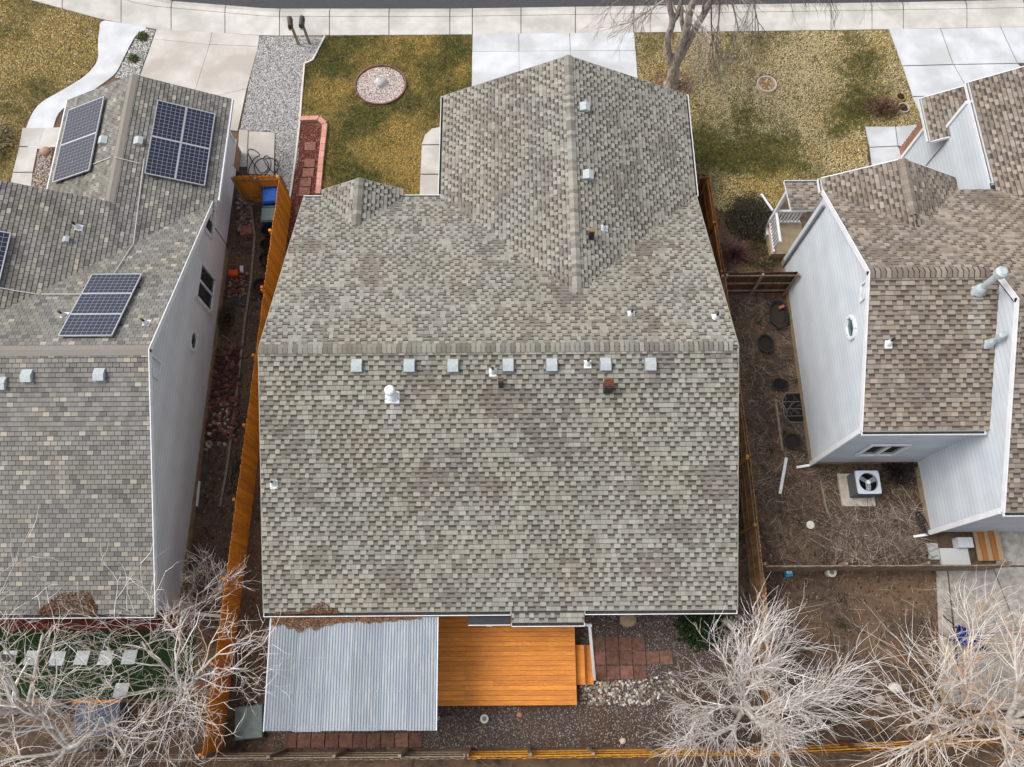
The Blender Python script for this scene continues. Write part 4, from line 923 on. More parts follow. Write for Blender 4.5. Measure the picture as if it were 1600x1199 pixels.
fence('dark brown cross fence between middle house fence and right house wall', (7.80, 13.18), (10.38, 13.18), 1.72, wood('dark_stain', lin(104, 66, 44), lin(74, 48, 36)), -1, (.35, .95, 1.55), M_GREYW, post_step=1.25)
fence('weathered grey cross fence across the right yard behind the air conditioner', (8.05, 2.82), (15.9, 2.80), 1.5, M_GREYW, 1, (.3, 1.2), M_GREYW)
fence('weathered grey rear fence behind the metal patio cover', (-9.15, -2.66), (-1.45, -2.66), 1.75, M_GREYW, 1, (.35, .95, 1.6), M_GREYW, M_GREYW, post_step=1.9)
fence('yellow stained rear fence behind the orange deck and pale tree', (-1.40, -2.66), (7.88, -2.62), 1.75, M_YELLOW, 1, (.35, .95, 1.6), M_YELLOW, M_GREYW, post_step=1.9)
fence('orange brown rear fence under the bare tree at bottom right', (8.02, -2.60), (16.5, -2.30), 1.75, M_BROWN, 1, (.35, .95, 1.6), M_YELLOW, M_BROWN)
fence('weathered rear fence of the left neighbour under bare branches', (-20, -2.7), (-9.3, -2.68), 1.75, M_GREYW, 1, (.35, .95, 1.6), M_GREYW, M_GREYW)

# ================================================================ DECK, STEPS, PATIO COVER
deck = thing('deck', 'bright orange stained wooden deck behind the middle house', 'deck')
M_DECK = wood('deck_stain', lin(228, 150, 70), lin(204, 124, 48), (1.2, 9, 9)); rd = random.Random(51)
DZ, dy0, dy1, dx0, dx1 = .55, 1.78, -1.30, -7.50, 1.97; n = int((dy0 - dy1) / .146)
for i in range(n):
    y = dy1 + (i + .5) * (dy0 - dy1) / n
    cuts = [dx0, -4.9 + rd.choice((0, .4)), -1.55 + (.0 if i % 3 else rd.choice((-.02, .02))), dx1] if i % 4 else [dx0, -5.6, -.35 - (i % 3) * .3, dx1]
    for xa, xb in zip(cuts, cuts[1:]):
        b = MB(); q = rd.uniform(.84, 1.1); b.box(((xa + xb) / 2, y, DZ - .018 + rd.uniform(-.002, .002)), (xb - xa - .005, .139, .036), tint=(q, q, q)); b.build('board', M_DECK, deck)
b = MB(); b.box(((dx0 + dx1) / 2, dy1 + .03, .29), (dx1 - dx0, .04, .46)); b.box((dx1 - .03, (dy0 + dy1) / 2, .29), (.04, dy0 - dy1 - .1, .46)); b.box((dx0 + .03, (dy0 + dy1) / 2, .29), (.04, dy0 - dy1 - .1, .46)); b.build('skirt', M_DECK, deck)
for i, (xa, z) in enumerate(((1.99, .37), (2.27, .19))):
    for k in range(2): b = MB(); b.box((xa + .07 + k * .142, -.11, z - .018), (.137, 1.2, .036), tint=(1, 1, 1) if (i + k) % 2 else (.92, .92, .92)); b.build('step_board', M_DECK, deck)
    b = MB(); b.box((xa + .14, -.11, (z - .04) / 2), (.24, 1.14, z - .04)); b.build('step_riser', M_DECK, deck)
seat(deck, (-2.7, .2, 0))
pc = thing('patio_cover', 'corrugated galvanised metal patio cover attached to the rear eave', 'patio cover'); rp = random.Random(52)
ax0, ax1, ay0, ay1, az0, az1 = -7.24, -2.27, 1.27, -1.86, 2.74, 2.40; SWID = (ax1 - ax0) / 6
M_COR = mat('corrugated_zinc', lin(160, 165, 168), lin(140, 146, 151), 2.5, .5, .25, tint=True, stretch=(6, .7, 1), c3=lin(140, 148, 156), scale3=.8)
for s_ in range(6):
    b = MB(); q = (.9, 1.0, 1.1, .94, 1.08, 1.0)[s_]; xa = ax0 + s_ * SWID; nn = int(SWID / .0845 * 6); z_ = .003 * (s_ % 2)
    ye = ay1 + rp.uniform(-.015, .015)
    rows = [(xa + SWID * (i / nn) * 1.0, .010 * math.sin(i / 6 * 2 * math.pi)) for i in range(nn + 1)]
    for (x_a, h_a), (x_b, h_b) in zip(rows, rows[1:]):
        b.face([(x_a, ye, az1 + h_a + z_), (x_b, ye, az1 + h_b + z_), (x_b, ay0, az0 + h_b + z_), (x_a, ay0, az0 + h_a + z_)], (q, q, q))
    sh = b.build('metal_sheet', M_COR, pc, smooth=True)
    b = MB()
    for yk in (.06, .36, .66, .96):
        for i in range(5): x = xa + SWID * (i + .5) / 5; y = ay0 + (ay1 - ay0) * yk; b.box((x, y, az0 + (az1 - az0) * yk + .022), (.022, .022, .014))
    b.build('screws', M_GALV, sh, kind='stuff')
for y, z in ((1.2, 2.66), (-.2, 2.51), (-1.7, 2.35)):
    b = MB(); b.bar((ax0 + .05, y, z), (ax1 - .05, y, z), .05, .10); b.build('beam', M_WHITE, pc)
for x in (ax0 + .15, -4.75, ax1 - .15):
    b = MB(); b.bar((x, -1.66, .0), (x, -1.66, 2.31), .1, .1); b.build('post', M_WHITE, pc)
t = Pieces('edge_trim', M_WHITE, pc); t.bar((ax0 - .01, ay0, az0 - .03), (ax0 - .01, ay1, az1 - .03), .03, .06); t.bar((ax1 + .015, ay0, az0 - .01), (ax1 + .015, ay1, az1 - .01), .03, .07)
seat(pc, (-4.75, -.3, 0))
lv = MB(); rq = random.Random(61); AS = Slope((ax0, ay1, az1), (1, 0, 0), (0, ay0 - ay1, az0 - az1)); LA = math.hypot(ay0 - ay1, az0 - az1)
for _ in range(5200):
    k = rq.random(); x = k * 4.4 + .05; d0 = .10 + .38 * math.exp(-((k - .22) / .22) ** 2) + .12 * max(0, 1 - abs(k - .7) * 4)
    y = LA - rq.random() ** 1.2 * d0 * (.8 + .4 * noise.noise(Vector((x * 4, 0, 0)))) + .03
    p = AS.p(x, y, rq.uniform(.015, .06)); a = Vector((rq.uniform(-1, 1), rq.uniform(-1, 1), rq.uniform(-.4, .4))).normalized() * rq.uniform(.018, .04); b_ = a.orthogonal().normalized() * rq.uniform(.008, .02)
    lv.face([p - a, p + b_, p + a, p - b_], jit(rq.choice([lin(148, 110, 80), lin(120, 86, 62), lin(172, 134, 100), lin(96, 70, 54)]), .2, rq))
for _ in range(1200):
    k = rq.random(); x = .2 + 1.9 * k; p = S_rear.p(x + .15, -.02 + rq.random() ** 1.8 * (.04 + .3 * math.exp(-((k - .72) / .16) ** 2)), rq.uniform(.015, .05)); a = Vector((rq.uniform(-1, 1), rq.uniform(-1, 1), rq.uniform(-.4, .4))).normalized() * rq.uniform(.018, .04); b_ = a.orthogonal().normalized() * .015
    lv.face([p - a, p + b_, p + a, p - b_], jit(rq.choice([lin(148, 110, 80), lin(120, 86, 62), lin(96, 70, 54)]), .2, rq))
lv.build('leaf_litter', M_LEAF, kind='stuff')

# ================================================================ PAVERS, STONES, EDGING
M_PAVE = mat('red_paver', lin(132, 94, 80), lin(98, 70, 60), 9, .9, tint=True, bump=.4, bscale=60)
def paving(name, x0, y0, nx, ny, s, rs, skip=()):
    r = random.Random(rs); root = bpy.data.objects.new(name, None); COL.objects.link(root); root['kind'] = 'structure'
    for i in range(nx):
        for j in range(ny):
            if (i, j) in skip: continue
            b = MB(); q = r.uniform(.72, 1.18); b.box((x0 + (i + .5) * s, y0 + (j + .5) * s, .02 + r.uniform(-.006, .006)), (s - .03, s - .03, .05), rz=r.uniform(-.012, .012), tint=(q, q * r.uniform(.95, 1.1), q)); b.build('paver', M_PAVE, root)
paving('paver_patio', 2.56, -.57, 6, 3, .436, 71, skip=((4, 0), (5, 0), (4, 2), (5, 2)))
paving('paver_walk', -7.3, -2.52, 10, 1, .44, 72); paving('paver_walk', -7.3, -2.06, 10, 6, .44, 73)
rb = random.Random(74); root = bpy.data.objects.new('stepping_pavers', None); COL.objects.link(root); root['kind'] = 'structure'
for px, py in ((485, 230), (484, 256), (482, 271), (478, 286), (476, 301), (470, 330)):
    p = G(px, py); b = MB(); b.box((p.x, p.y, .03), (.44, .4, .06), rz=rb.uniform(-.05, .05), tint=jit((1.25, 1.2, 1.2), .12, rb)); b.build('paver', M_PAVE, root)
# brick edging of the red bed
be = thing('brick_edging', 'low pink brick edging round the narrow red bed beside lawn', 'edging'); path = gp((470, 189), (499, 188), (509, 197), (503, 250), (498, 306)); path = [Vector((*p, 0)) for p in path]
for a, b_ in zip(path, path[1:]):
    L_ = (b_ - a).length; k = max(1, int(L_ / .3)); d = (b_ - a).normalized()
    for i in range(k): c = MB(); q = a + d * ((i + .5) * L_ / k); c.box((q.x, q.y, .08), (L_ / k - .012, .2, .18), rz=math.atan2(d.y, d.x), tint=jit(lin(206, 150, 134), .12, rb)); c.build('brick', M_TINT, be)
seat(be, path[0])
# white strip between gravel and lawn
le = thing('lawn_edging', 'thin white edging strip between pale gravel and lawn', 'edging'); c = MB(); pts = [Vector((*p, .03)) for p in gp((508, 58), (489, 95), (476, 101), (471, 160), (469, 190), (462, 250), (455, 300), (447, 345), (436, 400))]
for a, b_ in zip(pts, pts[1:]): c.bar(a, b_, .07, .09)
c.build('strip', mat('edging_white', lin(206, 196, 184), None, rough=.8), le); seat(le, pts[0])
# circular bed with boulder
cbx, cby = -5.49, 23.1
gravel('stone_circle_bed', [(cbx + 1.02 * math.cos(i * .2618), cby + .96 * math.sin(i * .2618)) for i in range(24)], 4500, (.015, .045), [lin(226, 216, 208), lin(204, 190, 182), lin(150, 120, 110), lin(238, 232, 228)], 75, mat('circle_base', lin(200, 186, 176), lin(160, 140, 128), 20, .95, bump=1), z=.02)
ce = thing('circle_edging', 'ring of thin red bricks round the pale stone circle in lawn', 'edging')
for i in range(40):
    a = i * math.pi / 20; c = MB(); c.box((cbx + 1.07 * math.cos(a), cby + 1.01 * math.sin(a), .05), (.05, .155, .09), rz=a, tint=jit(lin(128, 92, 84), .25, rb)); c.build('brick', M_TINT, ce)
seat(ce, (cbx, cby, 0))
def boulder(px, py, r, label, tint, z=.0, name='boulder', flat=.8):
    p = G(px, py); c = MB(); rr_ = random.Random(int(px * 7 + py)); n, m_ = 12, 7; k = len(c.v)
    for i in range(m_ + 1):
        el = -.4 + (math.pi / 2 + .4) * i / m_
        for j in range(n):
            az = 2 * math.pi * j / n; rr2 = r * (1 + .22 * noise.noise(Vector((math.cos(az) * 1.6 + px, math.sin(az) * 1.6, el * 1.3))))
            c.v.append((p.x + rr2 * math.cos(az) * math.cos(el), p.y + rr2 * .85 * math.sin(az) * math.cos(el), max(0, r * .25 + rr2 * math.sin(el) * flat + z)))
    for i in range(m_):
        for j in range(n): c.f.append((k + i * n + j, k + i * n + (j + 1) % n, k + (i + 1) * n + (j + 1) % n, k + (i + 1) * n + j)); c.t.append(tint)
    return c.build(name, mat('boulder_stone', (1, 1, 1), (.75, .74, .72), 8, .9, tint=True, bump=.5, bscale=20), None, smooth=True, label=label, category='rock')
boulder(595, 131, .26, 'round pale boulder in the middle of the stone circle', lin(200, 200, 198))
boulder(72, 238, .22, 'pink sandstone boulder beside the left flagstones', lin(190, 150, 130))
boulder(981, 968, .3, 'flat tan stone with white rock on the dark rear gravel', lin(168, 146, 118), flat=.4)
boulder(812, 1117, .1, 'small reddish stone on the dark gravel behind the deck', lin(176, 120, 96), flat=.5)
boulder(973, 1158, .11, 'small pale stone on the dark gravel near yellow fence', lin(206, 186, 166), flat=.5)
boulder(1375, 1093, .16, 'pale square stone on bare dirt under the right tree', lin(186, 172, 156), flat=.5)
boulder(1397, 1075, .2, 'white rounded rock among branches at lower right', lin(225, 222, 216), flat=.6)
boulder(1234, 995, .13, 'grey flat stone beside the right side fence in the dirt yard', lin(170, 160, 148), flat=.4)
# river stones and red rubble
rs_ = MB(); rg = random.Random(81)
for poly, n, sz in ((gp((905, 1068), (1010, 1062), (1015, 1100), (960, 1102), (908, 1102)), 300, (.03, .06)), (gp((1128, 965), (1168, 960), (1170, 990), (1132, 1000)), 90, (.03, .065)), (gp((1010, 1062), (1050, 1050), (1060, 1080), (1015, 1095)), 50, (.03, .06))):
    for x, y in sample(poly, n, rg): s = rg.uniform(*sz); rs_.rock((x, y, s * .25 + .01), s, rg, jit(rg.choice([lin(186, 180, 168), lin(160, 150, 134), lin(206, 202, 194), lin(140, 122, 98), lin(124, 118, 112)]), .12, rg), .6)
rs_.build('river_stones', mat('river_stone', (1, 1, 1), (.85, .85, .85), 20, .7, tint=True), kind='stuff', smooth=False)
rk = MB()
for poly, n, sz, cols in ((gp((331, 545), (378, 540), (372, 690), (322, 690)), 330, (.05, .12), [lin(110, 70, 60), lin(84, 52, 46), lin(132, 88, 76), lin(96, 64, 58)]), (gp((360, 425), (388, 428), (382, 465), (352, 465)), 120, (.04, .09), [lin(116, 80, 70), lin(92, 62, 54), lin(150, 120, 108)]),
    (gp((372, 305), (395, 310), (396, 360), (370, 362)), 150, (.04, .1), [lin(130, 106, 98), lin(104, 80, 72), lin(160, 140, 130)]), (gp((335, 625), (372, 620), (368, 700), (322, 705)), 50, (.06, .10), [lin(190, 172, 158), lin(150, 130, 118)])):
    for x, y in sample(poly, n, rg): s = rg.uniform(*sz); rk.rock((x, y, s * .3 + rg.uniform(0, .08)), s, rg, jit(rg.choice(cols), .12, rg), .7)
rk.build('rubble', M_TINT, kind='stuff')
# timber edging in side yards
def timber(label, pts, m, w=.09, h=.09):
    o = thing('timber_edging', label, 'edging'); pts = [Vector((*p, h * .5)) for p in gp(*pts)]
    for a, b_ in zip(pts, pts[1:]): c = MB(); c.bar(a, b_, w, h); c.build('timber', m, o)
    seat(o, pts[0])
timber('long pale timber edging strip lying along the left side yard', [(391, 312), (399, 370), (393, 440), (384, 500), (368, 640), (356, 730), (345, 792)], M_GREYW)
timber('short timber along the black baskets in the right side yard', [(1211, 625), (1222, 705)], M_GREYW, .08, .06)
timber('thin timber beside the twigs west of the air conditioner', [(1283, 758), (1292, 803)], M_GREYW, .06, .05)
def plank(label, a, b, m, w=.09, h=.04, name='board'):
    p, q = G(*a), G(*b); c = MB(); c.bar(p + Vector((0, 0, h)), q + Vector((0, 0, h)), w, h); return c.build(name, m, None, label=label, category='board')
plank('white peeling board lying on twigs in right side yard', (1228, 716), (1218, 772), M_WHITE, .10)
plank('white plastic pipe lying against the left house wall', (313, 753), (309, 792), M_WHITE, .07, .07, 'pipe')
# stepping slabs on the turf
M_SLABW = mat('pale_slab', lin(206, 212, 212), lin(188, 194, 194), 6, .85); o = bpy.data.objects.new('stepping_path', None); COL.objects.link(o); o['kind'] = 'structure'
for px, py in ((15, 1028), (51, 1028), (91, 1029), (129, 1028), (166, 1028), (203, 1027), (190, 1079)):
    p = G(px, py); c = MB(); c.hexa([(p.x - .25, p.y - .22, 0), (p.x + .19, p.y - .22, 0), (p.x + .25, p.y + .22, 0), (p.x - .19, p.y + .22, 0), (p.x - .25, p.y - .22, .05), (p.x + .19, p.y - .22, .05), (p.x + .25, p.y + .22, .05), (p.x - .19, p.y + .22, .05)]); c.build('slab', M_SLABW, o)

# ================================================================ YARD THINGS
def bin_(label, px, py, z, w, d, body, lid, rz=0):
    p = G(px, py, z); o = thing('wheeled_bin', label, 'bin', 'bins behind the orange fence'); M_ = lambda dx, dy, dz: Matrix.Translation(p) @ Matrix.Rotation(rz, 4, 'Z') @ Matrix.Translation((dx, dy, dz))
    c = MB(); q = [M_(0, 0, 0) @ Vector(v) for v in ((-w * .4, -d * .4, -z), (w * .4, -d * .4, -z), (w * .4, d * .4, -z), (-w * .4, d * .4, -z), (-w / 2, -d / 2, -.04), (w / 2, -d / 2, -.04), (w / 2, d / 2, -.04), (-w / 2, d / 2, -.04))]; c.hexa(q); c.build('body', body, o)
    c = MB(); h = .05; q = [M_(0, 0, 0) @ Vector(v) for v in ((-w * .54, -d * .54, -.04), (w * .54, -d * .54, -.04), (w * .54, d * .54, -.04), (-w * .54, d * .54, -.04), (-w * .46, -d * .46, h), (w * .46, -d * .46, h), (w * .46, d * .40, h * 1.5), (-w * .46, d * .40, h * 1.5))]; c.hexa(q); l = c.build('lid', lid, o)
    c = MB(); c.box(None, (w * .9, .05, .05), M=M_(0, d * .58, -.02)); c.build('handle', lid, l)
    c = MB()
    for s in (-1, 1): c.tube([M_(s * w * .42, d * .45, .1 - z) @ Vector((0, 0, 0)), M_(s * w * .5, d * .45, .1 - z) @ Vector((0, 0, 0))], .1, 10)
    c.build('wheels', M_BLACK, o); seat(o, (p.x, p.y, 0))
M_BLUE = mat('blue_plastic', lin(24, 96, 190), lin(18, 80, 165), 4, .4); M_GG = mat('grey_green_plastic', lin(96, 112, 110), lin(82, 98, 96), 4, .45); M_NAVY = mat('navy_plastic', lin(30, 48, 92), None, rough=.5)
bin_('bright blue lidded bin in the corner of the orange fence', 424, 305, 1.05, .66, .62, M_BLUE, M_BLUE, .1)
bin_('grey green lidded bin next to the bright blue bin', 421, 335, .95, .62, .60, M_NAVY, M_GG, .03)
def pot(label, px, py, rad, h, oval=1.0, cat='planter', m=M_BLACK, soil=lin(62, 46, 36), name='planter', z=0):
    p = G(px, py, h * .8); o = thing(name, label, cat, 'black tubs'); c = MB(); n = 20
    prof = [(.80, 0), (1.0, h), (1.08, h), (1.08, h - .03), (.92, h - .02), (.80, h * .55)]; k = 0
    for r_k, zz in prof:
        for j in range(n): a = 2 * math.pi * j / n; c.v.append((p.x + rad * r_k * math.cos(a), p.y + rad * oval * r_k * math.sin(a), zz))
    for i in range(len(prof) - 1):
        for j in range(n): c.f.append((i * n + j, i * n + (j + 1) % n, (i + 1) * n + (j + 1) % n, (i + 1) * n + j)); c.t.append((1, 1, 1))
    c.f.append(tuple(reversed(range(n)))); c.t.append((1, 1, 1)); c.build('tub', m, o)
    c = MB(); c.face([(p.x + rad * .82 * math.cos(2 * math.pi * j / n), p.y + rad * .82 * oval * math.sin(2 * math.pi * j / n), h * .56) for j in range(n)], soil); c.build('soil', M_TINT, o); seat(o, (p.x, p.y, 0))
K = lin(26, 24, 24)
pot('empty black tub next to the grey green bin', 418, 361, .24, .35, 1.0, soil=K); pot('second black tub below the grey green bin', 417, 383, .25, .35, 1.0, soil=K); pot('third black tub below the grey green bin, part filled', 416, 405, .26, .36, 1.0, soil=lin(54, 44, 34)); pot('wide black tub with brown soil beside the fence step', 409, 447, .33, .34, .9)
pot('black oblong tub holding a brick beside the right house wall', 1216, 491, .33, .3, 1.6, soil=lin(56, 46, 40)); pot('black round tub full of twigs left of right house wall', 1196, 537, .28, .26, 1.2, soil=lin(44, 40, 34)); pot('low black round lid shaped tub beside right house wall', 1219, 601, .29, .16, .75, soil=K); pot('black bowl tub with wire beside the rear corner of right house', 1238, 690, .30, .2, .9, soil=lin(40, 36, 32))
c = MB(); p = G(1221, 480, .3); c.box(p, (.22, .1, .08), rz=.4, tint=lin(170, 100, 74)); c.build('loose_brick', M_TINT, None, label='orange brick lying in the black oblong tub', category='brick')
# black grate over the window well
gw = thing('window_well_cover', 'black barred window well cover against the right house wall', 'grate'); p = G(1240, 638); c = MB(); c.prism([(p.x - .3 + (.05 if i in (0, 3) else 0), p.y + s) for i, s in ((0, -.5),)] + [(p.x + .32, p.y - .55), (p.x + .32, p.y + .55), (p.x - .25, p.y + .5), (p.x - .38, p.y + .25), (p.x - .38, p.y - .25)], .0, .04, lin(20, 20, 22)); c.build('well', M_TINT, gw)
c = MB(); ring = [(p.x + .30, p.y - .56, .08), (p.x - .22, p.y - .56, .08), (p.x - .40, p.y - .3, .08), (p.x - .40, p.y + .3, .08), (p.x - .22, p.y + .56, .08), (p.x + .30, p.y + .56, .08)]; c.tube(ring, .018, 6)
for dy in (-.32, -.05, .22): c.tube([(p.x - .39, p.y + dy, .08), (p.x + .3, p.y + dy, .08)], .012, 5)
c.build('bars', mat('grey_bar', lin(120, 118, 114), None, rough=.6), gw); seat(gw, p)
# orange bucket on its side, plates and tarp in the left yard
bk = thing('bucket', 'orange plastic bucket lying on its side by the left house', 'bucket'); p = G(366, 427, .14); M_ = Matrix.Translation(p) @ Matrix.Rotation(math.radians(90), 4, 'Y'); c = MB(); c.lathe(None, [(.12, -.18), (.15, .18), (.16, .19), (.135, .17), (.11, -.1)], 18, M=M_); c.build('shell', mat('orange_plastic', lin(236, 92, 34), lin(220, 78, 28), 5, .45), bk)
c = MB(); c.tube([(p.x + .19, p.y + .15 * math.cos(a), p.z + .15 * math.sin(a)) for a in [i * math.pi / 8 for i in range(9)]], .008, 5, False); c.build('handle', M_BLACK, bk); seat(bk, (p.x, p.y, 0))
def slabthing(name, label, cat, px, py, w, d, h, m, rz=0, lift=0):
    p = G(px, py); c = MB(); x, y = w / 2, d / 2; k = .93
    Mx = Matrix.Translation((p.x, p.y, lift)) @ Matrix.Rotation(rz, 4, 'Z')
    c.hexa([Mx @ Vector(v) for v in ((-x, -y, 0), (x, -y, 0), (x, y, 0), (-x, y, 0), (-x * k, -y * k, h), (x * k, -y * k, h * .8), (x * k, y * k, h), (-x * k, y * k, h * .9))]); return c.build(name, m, None, label=label, category=cat)
slabthing('paving_tile', 'small white tile on the red rubble below the orange bucket', 'tile', 378, 422, .14, .32, .03, M_WHITE, .1, .04)
slabthing('flat_stone', 'reddish flat stone among rubble beside the bins', 'stone', 386, 362, .5, .42, .12, mat('red_stone', lin(160, 104, 90), lin(120, 84, 74), 6, .9), .2, .03)
slabthing('plastic_sheet', 'dark grey plastic sheet on the ground by the left house window', 'sheet', 374, 469, .62, .5, .05, mat('dark_sheet', lin(52, 54, 58), lin(70, 72, 76), 7, .5), -.3)
slabthing('glass_panel', 'grey green translucent panel under branches beside the patio cover', 'panel', 393, 1128, .9, 1.0, .06, mat('pale_panel', lin(112, 126, 122), lin(92, 104, 100), 5, .4), .1, .25)
tp = thing('covered_box', 'blue grey tarp covered box with orange edge under bottom left branches', 'box'); c = MB(); a0, a1 = G(108, 1150, .8), G(190, 1098, .8); c.hexa([(a0.x, a0.y, 0), (a1.x, a0.y, 0), (a1.x, a1.y, 0), (a0.x, a1.y, 0), (a0.x + .1, a0.y, .75), (a1.x, a0.y, .72), (a1.x, a1.y, .9), (a0.x + .1, a1.y, .9)]); c.build('tarp', mat('blue_grey_tarp', lin(98, 112, 134), lin(60, 68, 84), 3, .6, bump=.5, bscale=6), tp)
c = MB(); c.bar((a0.x, a1.y + .04, .9), (a1.x, a1.y + .04, .9), .08, .06); c.build('edge', M_ORANGE, tp); seat(tp, ((a0.x + a1.x) / 2, (a0.y + a1.y) / 2, 0))
# garden hose
hz = MB(); pts = [(388, 275), (391, 262), (398, 250), (406, 244), (401, 238), (391, 235), (388, 240), (394, 252), (401, 262), (409, 272), (418, 268), (420, 258), (413, 249), (403, 253), (398, 264), (404, 276), (414, 276), (424, 262), (421, 247), (415, 246), (413, 252), (419, 262), (430, 272), (436, 264), (434, 254), (424, 249), (414, 250)]
P3 = [G(a, b) + Vector((0, 0, .065 + .012 * (i % 3))) for i, (a, b) in enumerate(pts)]; sm = []
for i in range(len(P3) - 1):
    p0, p1, p2, p3 = P3[max(i - 1, 0)], P3[i], P3[i + 1], P3[min(i + 2, len(P3) - 1)]
    for k in range(4): t_ = k / 4; sm.append(.5 * ((2 * p1) + (p2 - p0) * t_ + (2 * p0 - 5 * p1 + 4 * p2 - p3) * t_ ** 2 + (3 * p1 - p0 - 3 * p2 + p3) * t_ ** 3))
hz.tube(sm, .016, 6); hz.build('garden_hose', mat('hose_black', (.03, .032, .034), None, rough=.5), None, label='tangled black garden hose on the concrete slab by the left house', category='hose')
hz = MB(); rg2 = random.Random(5); b0 = G(370, 757); hz.tube([(b0.x + .35 * math.sin(i * .9) * (1 - i / 60), b0.y + .5 * math.cos(i * .55) + i * .022, .04 + .01 * (i % 3)) for i in range(44)], .015, 6); hz.build('garden_hose', MATS['hose_black'], None, label='dark hose heap beside the orange fence in the left side yard', category='hose')
# mailboxes
def mailbox(px, py, h, label, m, post, rz, lean):
    p = G(px, py); o = thing('mailbox', label, 'mailbox', 'mailboxes by the sidewalk'); c = MB(); c.bar(p, p + Vector((lean, 0, h - .1)), .09, .09); c.build('post', post, o)
    q = p + Vector((lean, .0, h)); c = MB(); n = 8; pr_ = [(-.1, -.1), (.1, -.1)] + [(.1 * math.cos(a), .02 + .1 * math.sin(a)) for a in [i * math.pi / n for i in range(n + 1)]]
    Mx = Matrix.Translation(q) @ Matrix.Rotation(rz, 4, 'Z'); A = [Mx @ Vector((x, -.24, z)) for x, z in pr_]; B = [Mx @ Vector((x, .24, z)) for x, z in pr_]
    c.face(A); c.face(list(reversed(B)))
    for i in range(len(pr_)): j = (i + 1) % len(pr_); c.face([A[j], A[i], B[i], B[j]])
    c.build('box', m, o); c = MB(); c.bar(q + Vector((0, -.3, -.12)), q + Vector((0, .3, -.12)), .12, .03); c.build('arm', post, o)
    c = MB(); c.box(q + Vector((.115, .05, .06)), (.012, .05, .14), tint=lin(150, 40, 32)); c.build('flag', M_TINT, o); seat(o, p)
mailbox(467, 70, 1.25, 'left mailbox on a dark wooden post at the gravel bed', mat('mailbox_brown', lin(84, 74, 68), lin(60, 52, 48), 12, .6), M_GREYW, .15, -.05); mailbox(484, 69, 1.25, 'right dark grey mailbox on a post at the gravel bed', mat('mailbox_grey', lin(62, 66, 68), None, rough=.5), M_GREYW, 0, -.03)
# buckets, carton, basket chair, wheelbarrow and steps on the right
def bucket(label, px, py, rad, h, m, lid=True):
    p = G(px, py); o = thing('bucket', label, 'bucket', 'pale buckets in the right yard'); c = MB(); c.lathe(p, [(rad * .85, 0), (rad, h), (rad * 1.06, h), (rad * 1.06, h + .03), (rad * .9, h + .035)], 20); c.build('shell', m, o); c = MB(); c.lathe(p + Vector((0, 0, h)), [(rad * .55, .03), (rad * .5, .05)], 16, tint=lin(120, 124, 120) if lid else lin(214, 206, 192)); c.build('lid', M_TINT, o); seat(o, p)
M_CREAM = mat('cream_plastic', lin(216, 212, 200), lin(200, 196, 184), 6, .5)
bucket('white round bucket with grey lid centre south of the cross fence', 1294, 896, .15, .3, M_CREAM); bucket('cream bucket lid on twigs north of the cross fence', 1265, 821, .13, .06, M_CREAM, False); bucket('pale round sprinkler cover on dark gravel behind the deck', 757, 1123, .13, .1, mat('sage_plastic', lin(190, 198, 176), None, rough=.6))
ct = thing('carton', 'small blue and white carton lying south of the cross fence', 'carton'); p = G(1231, 894, .12); c = MB(); c.box(p, (.22, .32, .22), rz=.12, tint=lin(60, 160, 210)); c.build('box', M_TINT, ct); c = MB(); c.box(p + Vector((.01, .02, .112)), (.17, .16, .006), rz=.12, tint=lin(226, 226, 222)); c.build('print', M_TINT, ct)
c = MB()
for dx, dy, sx, sy in ((-.03, 0, .015, .10), (0, .045, .06, .015), (0, 0, .05, .015), (0, -.045, .06, .015)): c.box(p + Vector((.02 + dx, .025 + dy, .118)), (sx, sy, .006), rz=.12, tint=lin(40, 44, 60))
c.build('letter_mark', M_TINT, ct); seat(ct, (p.x, p.y, 0))
bc = thing('basket_chair', 'black wire basket chair leaning against the right house corner', 'chair'); p = G(1443, 818, .35); c = MB(); A_, B_ = .26, .42; tilt = Matrix.Translation(p) @ Matrix.Rotation(.35, 4, 'Z') @ Matrix.Rotation(math.radians(38), 4, 'Y')
el = lambda k, s: tilt @ Vector((A_ * s * math.cos(k), B_ * s * math.sin(k), -.16 * (1 - s)))
c.tube([el(i * math.pi / 12, 1) for i in range(25)], .018, 6, False); c.build('rim', M_BLACK, bc); c = MB()
for i in range(9): v = -.88 + i * .22; hw = math.sqrt(1 - v * v); c.tube([tilt @ Vector((A_ * hw * math.cos(t_), B_ * v, -.15 * math.sin(t_) * hw)) for t_ in [k * math.pi / 6 for k in range(7)]], .008, 5, False)
for i in range(4): u = -.6 + i * .4; hw = math.sqrt(1 - u * u); c.tube([tilt @ Vector((A_ * u, B_ * hw * math.cos(t_), -.15 * math.sin(t_) * hw)) for t_ in [k * math.pi / 6 for k in range(7)]], .008, 5, False)
c.build('wire', M_BLACK, bc); seat(bc, (p.x, p.y, 0))
wb_ = thing('wheelbarrow', 'blue tub wheelbarrow parked under the bare twigs at lower right', 'wheelbarrow'); p = G(1512, 998, .45); Mx = Matrix.Translation(p) @ Matrix.Rotation(-.5, 4, 'Z'); c = MB(); tr = [(-.42, -.26), (.36, -.3), (.46, 0), (.36, .3), (-.42, .26)]; lo = [(x * .62, y * .62) for x, y in tr]; ti_ = [(x * .93, y * .93) for x, y in tr]
